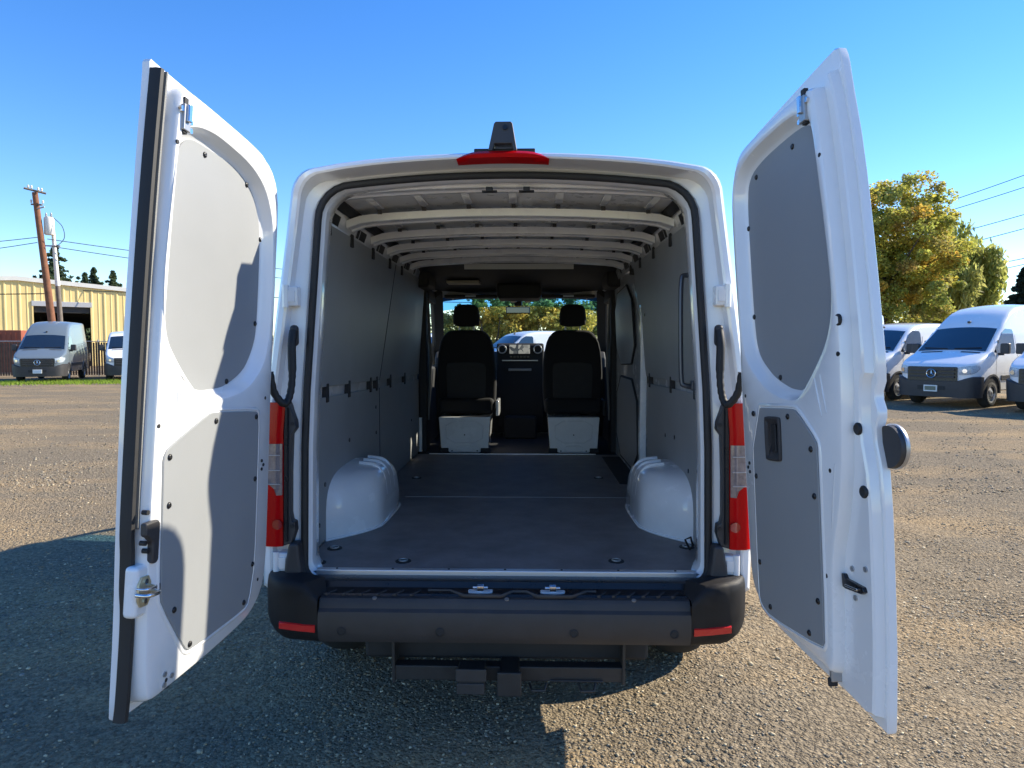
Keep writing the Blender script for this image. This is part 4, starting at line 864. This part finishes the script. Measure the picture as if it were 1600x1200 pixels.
# seats
def seat(cx, tilt=0.0):
    bm = bmesh.new()
    outl = [(-.225,1.00),(.225,1.00),(.262,1.10),(.270,1.32),(.258,1.52),(.225,1.665),(.165,1.735),(.08,1.745),(-.08,1.745),(-.165,1.735),(-.225,1.665),(-.258,1.52),(-.270,1.32),(-.262,1.10)]
    o2 = chaikin(outl, 1); lean_ = lambda z: 3.50 - .06*(z-1.0)
    f = lambda d, k: [(cx+x, lean_(z)+d, z) for x, z in offset(o2, k)]
    aloft(bm, [f(0, .035), f(.004, .016), f(.025, .002), f(.08, 0), f(.12, .012), f(.14, .05)], True, True, True)
    st_ = fin(bm, 'seat', FABRIC, van, smooth=50)
    bm = bmesh.new(); hb = chaikin([(-.112,1.775),(.112,1.775),(.120,1.85),(.108,1.945),(.06,1.972),(-.06,1.972),(-.108,1.945),(-.120,1.85)], 1)
    g = lambda d, k: [(cx+x, 3.47+d, z) for x, z in offset(hb, k)]
    aloft(bm, [g(0, .03), g(.006, .012), g(.03, 0), g(.08, .0), g(.11, .02), g(.12, .05)], True, True, True); fin(bm, 'headrest', FABRIC, st_, smooth=50)
    for x in (-.065, .065): tube('headrest_post', [(cx+x, 3.53, 1.70), (cx+x, 3.53, 1.80)], .007, RIM, st_, 8)
    pk = chaikin([(-.17,1.08),(.17,1.08),(.185,1.40),(.16,1.46),(-.16,1.46),(-.185,1.40)], 1)
    bm = bmesh.new(); aloft(bm, [[(cx+x, lean_(z)-.001, z) for x, z in pk], [(cx+x, lean_(z)-.008, z) for x, z in offset(pk, .004)], [(cx+x, lean_(z)-.009, z) for x, z in offset(pk, .012)]], True, False, True); fin(bm, 'back_panel', CABBLACK, st_, smooth=50)
    box('seat_cushion', (cx-.25, cx+.25, 3.42, 3.98, 1.00, 1.14), FABRIC, st_, .04, 3)
    bm = bmesh.new(); pn = [(-.225,.985),(.225,.985),(.205,.69),(.155,.69),(.125,.672),(-.125,.672),(-.155,.69),(-.205,.69)]
    aprism(bm, pn, lambda p: (cx+p[0], 3.30, p[1]), lambda p: (cx+p[0], 3.72, p[1])); fin(bm, 'seat_box', WHITE_IN, st_, bevel=.008)
    for p4 in ([(-.165,.95),(.165,.95),(.155,.76),(-.155,.76)], [(-.075,.735),(.075,.735),(.075,.685),(-.075,.685)]):
        bm = bmesh.new(); atube(bm, [(cx+x, 3.299, z) for x, z in chaikin(p4, 1)], .004, 6, True); fin(bm, 'pressed_line', WHITE_IN, st_, smooth=60)
    for x in (-.11, -.0, .11): disc('bolt', (cx+x, 3.30, .69 if x else .83), (0, -1, 0), .006, .004, RUBBER, st_, 8)
    for sg in (-1, 1): box('seat_foot', (cx+sg*.18-.04, cx+sg*.18+.04, 3.285, 3.32, .672, .715), CABBLACK, st_, .006)
    bm = bmesh.new(); abox(bm, cx+.265, cx+.295, 3.45, 3.75, .98, 1.12); fin(bm, 'seat_lever', WHITE_IN if cx < 0 else CABBLACK, st_, bevel=.01)
seat(-.468); seat(.480)

# ------------------------------------------------------------------ parked vans
def heading(hx, hy): return math.atan2(-hx, hy)          # local +y (nose) along (hx,hy)
parked_van('parked_van', (10.75, 16.0, 0), heading(-.83, -.56), True, WHITE, 'white high roof van with star grille and a framed licence plate', PLATE_G)
parked_van('parked_van', (9.60, 18.4, 0), heading(-.83, -.56), False, WHITE, 'white low roof van parked just left of the plated high roof van')
parked_van('parked_van', (12.2, 13.8, 0), heading(-.83, -.56), False, WHITE, 'white van cut off at the right edge showing a front corner')
parked_van('parked_van', (7.9, 21.0, 0), heading(-.83, -.56), True, WHITE, 'white high roof van whose roof shows behind the low roof van')
parked_van('parked_van', (-21.4, 27.2, 0), heading(.40, -.92), True, GREYPAINT, 'grey high roof van parked on the grass strip by the slatted fence', PLATE_B)
parked_van('parked_van', (-18.3, 28.9, 0), heading(.50, -.87), False, WHITE, 'white van half hidden behind the left rear door beside the grey van')
parked_van('parked_van', (-2.15, 29.5, 0), heading(-.80, -.60), False, WHITE, 'white low roof van seen through the windscreen between the two seats')
parked_van('parked_van', (3.9, 27.0, 0), heading(-.80, -.60), False, WHITE, 'white van glimpsed through the windscreen beside the right headrest')
parked_van('parked_van', (-4.6, 32.0, 0), heading(.45, -.89), False, WHITE, 'white van glimpsed through the windscreen left of the left headrest')

# ------------------------------------------------------------------ grass strip, fence, shed
def build_grass():
    n = 14000; u = rng.random(n); x = -34+22*u; y = 26.3 + (x+22)*.28 + rng.normal(0, .55, n) + rng.uniform(-.5, 1.6, n)
    h = rng.uniform(.05, .17, n); a = rng.uniform(0, 2*math.pi, n); wd = .018; lx = rng.normal(0, .05, n); ly = rng.normal(0, .05, n); z = np.full(n, -.012)
    V = np.stack([np.stack([x-wd*np.cos(a), y-wd*np.sin(a), z], 1), np.stack([x+wd*np.cos(a), y+wd*np.sin(a), z], 1), np.stack([x+lx, y+ly, z+h], 1)], 1).reshape(-1, 3)
    c = np.array([.26, .40, .05])*rng.uniform(.6, 1.35, (n, 1)) + np.array([.04, 0, 0])*rng.random((n, 1))
    o = npmesh('grass', V, np.arange(3*n).reshape(-1, 3), LEAF, None, np.repeat(c, 3, 0)); tag(o, 'bright green grass strip in front of the fence and parked vans', 'grass', kind='stuff')
build_grass()

fence = empty('slatted_fence', (-38, 30.0, 0), math.atan2(.28, 1)); tag(fence, 'brown slatted chain link fence behind the grey van', 'fence')
bm = bmesh.new()
for k in range(250): abox(bm, k*.125, k*.125+.085, random.uniform(-.01, .01), .02, .06, 1.80+random.uniform(-.02, .02))
tag(fin(bm, 'slats', FENCEM, fence), kind='stuff')
for k in range(11): disc('post', (k*3.1, .05, 0), (0, 0, 1), .035, 1.95, GALV, fence, 10)
tube('top_rail', [(0, .05, 1.86), (31.2, .05, 1.86)], .022, GALV, fence, 8)
tube('bottom_rail', [(0, .05, .2), (31.2, .05, .2)], .015, GALV, fence, 8)

rc_ = empty('red_container', (-36.3, 36.1, 0), .3); tag(rc_, 'rust red steel container behind the fence at the left edge', 'container')
box('container_body', (0, 6.5, 0, 2.4, 0, 2.55), REDBOX, rc_, .03)
for k in range(24): box('wall_rib', (.15+k*.26, .25+k*.26, -.035, .0, .15, 2.4), REDBOX, rc_)

def build_shed():
    W = 27.0; x_l, x_r = 4.2, 9.6; gable = 9.0
    sh = empty('yellow_shed', (-49.92, 41.0, 0), R(40)); tag(sh, 'yellow metal clad shed with a wide open doorway and white roof edge', 'building')
    top = lambda x: 6.68 - abs(x-14)*.068
    D0, D1, DH = 15.0, 18.85, 5.0
    # clad front: one sheet per bay, each with a rib
    xs_ = []
    for a_, b_, z_ in ((0, D0, 0), (D0, D1, DH), (D1, W, 0)):
        n_ = round((b_-a_)/.95); xs_ += [(a_+(b_-a_)*i/n_, a_+(b_-a_)*(i+1)/n_, z_) for i in range(n_)]
    for x, x1, z0 in xs_:
        bm = bmesh.new(); pts = [(x, 0), (x+.06, -.05), (x+.14, -.05), (x+.20, 0), (x+.52, -.0), (x+.55, -.022), (x+.60, -.022), (x+.63, 0), (x1, 0)]
        a = [bm.verts.new((px_, py_, z0)) for px_, py_ in pts]; b = [bm.verts.new((px_, py_, top(px_))) for px_, py_ in pts]
        for i in range(len(pts)-1): bm.faces.new((a[i], a[i+1], b[i+1], b[i]))
        fin(bm, 'cladding_sheet', YELLOW, sh)
    bm = bmesh.new(); aloft(bm, [[(x, -.18, top(x)-.05), (x, -.18, top(x)+.28), (x, .3, top(x)+.30)] for x in (-.3, 14, W+.3)], False); fin(bm, 'roof_flashing', ROOFTRIM, sh)
    bm = bmesh.new(); aloft(bm, [[(x, .0, top(x)+.25), (x, 24, top(x)+.25)] for x in (-.3, 14, W+.3)], False); fin(bm, 'roof', GALV, sh)
    for x0_, x1_ in ((0, .02), (W-.02, W)): box('side_wall', (x0_, x1_, .02, 24, 0, top(x0_)-.02), YELLOW, sh)
    box('back_wall', (0, 21.5, 23.9, 24, 0, 5.6), DARKIN, sh); box('back_wall', (24.5, W, 23.9, 24, 0, 5.0), DARKIN, sh); box('back_wall', (21.5, 24.5, 23.9, 24, 3.6, 5.0), DARKIN, sh)
    box('door_header', (D0-.1, D1+.1, -.08, .12, DH-.28, DH+.12), mat('header_grey', (.45, .45, .46), .5), sh, .02)
    for xx in (D0-.08, D1): box('door_jamb', (xx, xx+.10, -.06, .12, 0, DH-.28), YELLOW, sh)
    box('roll_door', (D0, D1, .15, .2, DH-.75, DH-.2), DARKIN, sh)
    for xx in (16.0, 20.9): box('inner_post', (xx, xx+.2, 7, 7.2, 0, 6), DARKIN, sh)
    box('inner_beam', (8, 22, 7.0, 7.2, 4.2, 4.5), DARKIN, sh)
    box('shed_floor', (0, W, 0.2, 23.8, -.01, .01), DARKIN, sh)
build_shed()

# ------------------------------------------------------------------ poles and cables
up_ = empty('utility_pole', (-27.88, 38.0, 0)); tag(up_, 'tall red brown wooden utility pole leaning left with a cross arm on top', 'utility pole')
tube('pole_shaft', [(0, 0, -.3), (-.5, 0, 5), (-1.06, 0, 10.6)], [.22, .19, .15], BROWNPOLE, up_, 12)
tube('cross_arm', [(-1.5, -.3, 10.8), (-.6, .3, 10.6)], .065, GREYPOLE, up_, 6)
tube('cross_arm', [(-1.4, .15, 9.95), (-.55, -.15, 9.85)], .055, GREYPOLE, up_, 6)
for dx, dz in ((-1.45, 10.85), (-1.25, 10.82), (-.85, 10.7), (-.65, 10.66), (-1.3, 10.0), (-.6, 9.95)):
    bm = bmesh.new(); alathe(bm, [(.02, 0), (.06, .04), (.04, .08), (.065, .12), (.03, .2), (0, .2)], (dx, 0, dz), (0, 0, 1), 10); fin(bm, 'insulator', ROOFTRIM, up_, smooth=50)
tube('guy_clamp', [(-1.0, -.1, 9.6), (-.45, -.1, 9.75)], .04, GALV, up_, 6)
u2 = empty('transformer_pole', (-27.95, 38.6, 0)); tag(u2, 'thinner grey pole carrying a transformer can beside the red brown pole', 'utility pole')
tube('pole_shaft', [(0, 0, -.3), (-.22, 0, 5), (-.38, 0, 8.0)], [.16, .13, .09], GREYPOLE, u2, 12)
tube('pole_shaft_upper', [(-.23, 0, 5.2), (-.40, 0, 8.5)], [.135, .095], ROOFTRIM, u2, 12)
lathe('transformer_can', [(0,0),(.24,.0),(.27,.05),(.27,.95),(.23,1.02),(.1,1.06),(0,1.06)], (-.45, -.25, 8.2), (0, 0, 1), ROOFTRIM, u2, 20)
for dx in (-.15, .15): lathe('bushing', [(.04,0),(.07,.05),(.04,.1),(.06,.15),(.02,.25),(0,.25)], (-.45+dx, -.25, 9.25), (0, 0, 1), GALV, u2, 10)
tube('bracket', [(-1.1, 0, 7.6), (.1, -.1, 7.55)], .045, GALV, u2, 6)
tube('drop_loop', catmull([(-.2, -.2, 9.2), (.3, -.2, 8.7), (.4, -.2, 8.0), (-.1, -.2, 7.5)], 6), .02, CABLE, u2, 5)
def cable(a, b, sag, label, r=.022):
    a, b = Vector(a), Vector(b); P = [a.lerp(b, k/24)-Vector((0, 0, sag*4*(k/24)*(1-k/24))) for k in range(25)]
    o = tube('power_cable', P, r, CABLE, None, 5); tag(o, label, 'cable', 'overhead cables')
cable((-28.9, 38, 8.0), (-70, 44, 8.6), .9, 'thin cable running left from the pole bracket, upper of two')
cable((-28.9, 38, 7.7), (-70, 44, 7.4), 1.1, 'thin cable running left from the pole bracket, lower of two')
cable((-28.3, 38, 7.9), (10, 70, 7.6), .9, 'cable running right from the transformer pole behind the left door, upper')
cable((-28.3, 38, 7.5), (10, 70, 6.6), 1.0, 'cable running right from the transformer pole behind the left door, lower')
cable((-70, 46, 7.6), (10, 62, 5.4), .6, 'long cable crossing both wooden poles above the shed roof', .03)
cable((-70, 40, 5.6), (-28.6, 38, 4.7), .3, 'low cable reaching the red brown pole just above the shed roof', .03)
for i, ((xa, za), (xb, zb), nm) in enumerate((((25.0, 10.45), (42, 16.3), 'topmost cable at the upper right above the autumn tree'), ((25.0, 10.0), (42, 15.2), 'second cable from the top at the upper right'), ((25.0, 8.4), (42, 13.0), 'third cable from the top at the upper right'), ((25.0, 7.5), (42, 11.9), 'fourth cable from the top at the upper right, below a wide gap'),
    ((25.0, 6.05), (42, 9.35), 'fifth cable from the top passing right of the pale willow'), ((25.0, 5.4), (42, 9.0), 'lowest cable passing right of the pale willow'))):
    cable((xa, 54, za), (xb, 48.4-.0, zb), .25, nm, .028)

# ------------------------------------------------------------------ trees
def crown(name, parent, clumps, n_leaf, size, palette, spread, elong=1.0, droop=0.0):
    """clumps: list of (x,y,z,r); leaves are small quads scattered round the clump centres"""
    C = np.array(clumps); idx = rng.integers(0, len(C), n_leaf); c = C[idx]
    d = rng.normal(0, 1, (n_leaf, 3)); d /= np.linalg.norm(d, axis=1)[:, None]; rad = rng.random(n_leaf)**.45
    P = c[:, :3] + d*(c[:, 3:4]*rad[:, None])*np.array([1, 1, .75])*spread
    if droop: P[:, 2] -= droop*rng.random(n_leaf)**1.5
    u = rng.normal(0, 1, (n_leaf, 3)); u[:, 2] = u[:, 2]*.6 - (1.8 if droop else 0); u /= np.linalg.norm(u, axis=1)[:, None]
    v = np.cross(u, rng.normal(0, 1, (n_leaf, 3))); v /= np.linalg.norm(v, axis=1)[:, None]
    s = size*rng.uniform(.55, 1.3, n_leaf)[:, None]
    V = np.stack([P-u*s*elong*.5, P+v*s*.42-u*s*.05, P+u*s*elong*.55, P-v*s*.42+u*s*.03], 1).reshape(-1, 3)
    pal = np.array(palette); ci = rng.integers(0, len(pal), len(C)); base = pal[ci][idx]; alt = pal[rng.integers(0, len(pal), n_leaf)]
    mixf = rng.random((n_leaf, 1))*.6; col = (base*(1-mixf)+alt*mixf)*rng.uniform(.7, 1.25, (n_leaf, 1))
    return npmesh(name, V, np.arange(4*n_leaf).reshape(-1, 4), LEAF, parent, np.repeat(np.clip(col, 0, 1), 4, 0))
def branchy(parent, h, base_r, limbs, spreadr, top):
    bm = bmesh.new(); atube(bm, catmull([(0, 0, -.2), (.1, .05, h*.35), (-.1, .1, h*.7), (.1, 0, h)], 4), [base_r*(1-.75*k/12) for k in range(13)], 10); fin(bm, 'trunk', BARK, parent, smooth=60)
    for k in range(limbs):
        a = 2*math.pi*k/limbs+random.uniform(-.3, .3); z0 = h*random.uniform(.28, .8); L = spreadr*random.uniform(.6, .95); z1 = min(top, z0+L*random.uniform(.4, .9))
        bm = bmesh.new(); atube(bm, catmull([(0, 0, z0), (L*.45*math.cos(a), L*.45*math.sin(a), z0+(z1-z0)*.4), (L*math.cos(a), L*math.sin(a), z1)], 4), [base_r*.42*(1-.85*i/8) for i in range(9)], 7); fin(bm, 'limb', BARK, parent, smooth=60)
def round_clumps(n, rx, ry, z0, z1, r0, r1, shape=0.5):
    out = []
    while len(out) < n:
        d = Vector((random.gauss(0, 1), random.gauss(0, 1), random.gauss(0, 1))).normalized(); f = random.random()**.38
        z = (z0+z1)/2 + d.z*f*(z1-z0)/2; out.append((d.x*f*rx, d.y*f*ry, z, random.uniform(r0, r1)))
    return out
t1 = empty('maple_tree', (23.4, 44.0, 0)); tag(t1, 'large autumn maple with green, gold and orange leaves behind the parked vans', 'tree')
branchy(t1, 10, .32, 11, 4.4, 12)
crown('crown', t1, round_clumps(340, 4.5, 4.4, 1.6, 13.0, .4, 1.0), 85000, .175, [(.48,.47,.09),(.34,.38,.08),(.58,.47,.08),(.28,.33,.08),(.62,.40,.07),(.42,.30,.11),(.44,.46,.10),(.56,.50,.09),(.30,.34,.09),(.36,.32,.11)], 1.0)
t2 = empty('willow_tree', (31.2, 50.0, 0)); tag(t2, 'pale yellow green willow drooping right of the autumn maple', 'tree')
branchy(t2, 8, .22, 9, 2.8, 9.5)
crown('crown', t2, round_clumps(110, 3.5, 3.0, 3.4, 10.6, .5, 1.0), 20000, .20, [(.46,.46,.11),(.36,.40,.10),(.52,.50,.16),(.30,.34,.10)], 1.0, 2.6, 1.6)
t3 = empty('conifer_tree', (57.2, 80.0, 0)); tag(t3, 'dark blue green conifer far off at the right edge', 'tree')
def conifer(parent, h, r, n, pal, size=.35, z0=.12):
    tube('trunk', [(0, 0, -.2), (0, 0, h*.97)], [h*.022, .03], BARK, parent, 8); cl = []
    for k in range(int(h*15)):
        z = h*(z0+(1-z0)*(k/(h*15))); rr_ = r*(1-(z/h))**.9*random.uniform(.35, 1.2); a = random.uniform(0, 2*math.pi); m = 3
        for i in range(m): f = (i+1)/m; cl.append((math.cos(a)*rr_*f, math.sin(a)*rr_*f, z-.10*rr_*f, .12+.10*rr_*(1.3-f)))
    crown('crown', parent, cl, n, size, pal, 1.0, 1.4)
DG = [(.035,.055,.035),(.03,.05,.038),(.05,.07,.04)]
conifer(t3, 10.6, 4.4, 10000, DG, .36)
BG = [(.10,.15,.08),(.085,.13,.08),(.13,.17,.08)]
for px_, py_, h, r, lab in ((-55.3, 78, 13.4, 6.5, 'tall spreading conifer behind the shed roof next to the poles'), (-57.0, 86, 11.0, 4.2, 'small conifer behind the shed roof, middle of the row'), (-54.6, 84, 11.4, 4.0, 'dark conifer behind the shed roof, second from the left door'), (-52.2, 84, 11.0, 4.4, 'low conifer behind the shed roof nearest the left door')):
    t = empty('conifer_tree', (px_, py_, 0)); tag(t, lab, 'tree', 'conifers behind the shed'); conifer(t, h, r, 13000, BG, .26)
YG = [(.62,.50,.12),(.52,.50,.12),(.40,.44,.12),(.68,.52,.12),(.34,.38,.11)]; GG = [(.26,.33,.12),(.32,.38,.14),(.38,.40,.14)]
for i, (px_, py_, h, r, pal, lab) in enumerate(((-5.6, 52, 4.6, 2.6, GG, 'green bush seen through the windscreen, leftmost below the open sky'), (-2.7, 50, 6.4, 2.4, YG, 'tall golden bush seen through the windscreen right of the left headrest'), (0.2, 51, 5.4, 2.3, YG, 'golden bush seen through the windscreen behind the mirror'), (3.0, 50, 5.2, 2.4, YG, 'golden bush seen through the windscreen left of the right headrest'), (2.2, 60, 8.2, 3.4, GG, 'dark green tree rising behind the golden bushes in the windscreen'), (6.4, 54, 5.8, 2.8, GG, 'green bush seen through the windscreen behind the right headrest'), (-1.2, 62, 7.4, 3.0, GG, 'green tree behind the tall golden bush in the windscreen'))):
    t = empty('bush', (px_, py_, 0)); tag(t, lab, 'bush', 'bushes beyond the windscreen')
    bm = bmesh.new()
    for k in range(5): a = k*1.3; atube(bm, [(0, 0, -.1), (.4*r*math.cos(a), .4*r*math.sin(a), h*.4), (.6*r*math.cos(a), .6*r*math.sin(a), h*.7)], [.06, .05, .02], 6)
    fin(bm, 'stems', BARK, t); crown('crown', t, round_clumps(46, r, r*.8, .3, h, .5, .95), 6500, .26, pal, 1.0)

# ------------------------------------------------------------------ far wood that rings the lot and reads as one mass
def far_wood():
    C = []
    for k in range(420):
        a = R(-20) + R(220)*k/420; d = random.uniform(150, 185); hgt = random.uniform(3.0, 5.6)
        for zz in (.25, .55, .85): C.append((d*math.cos(a)+random.gauss(0, 1), d*math.sin(a)+random.gauss(0, 1), hgt*zz, random.uniform(1.2, 2.2)))
    o = crown('far_wood', None, C, 26000, .9, [(.10,.14,.06),(.14,.17,.07),(.20,.19,.07),(.08,.11,.06)], 1.0)
    tag(o, 'low far wood of mixed trees along the horizon', 'trees', kind='stuff')
far_wood()
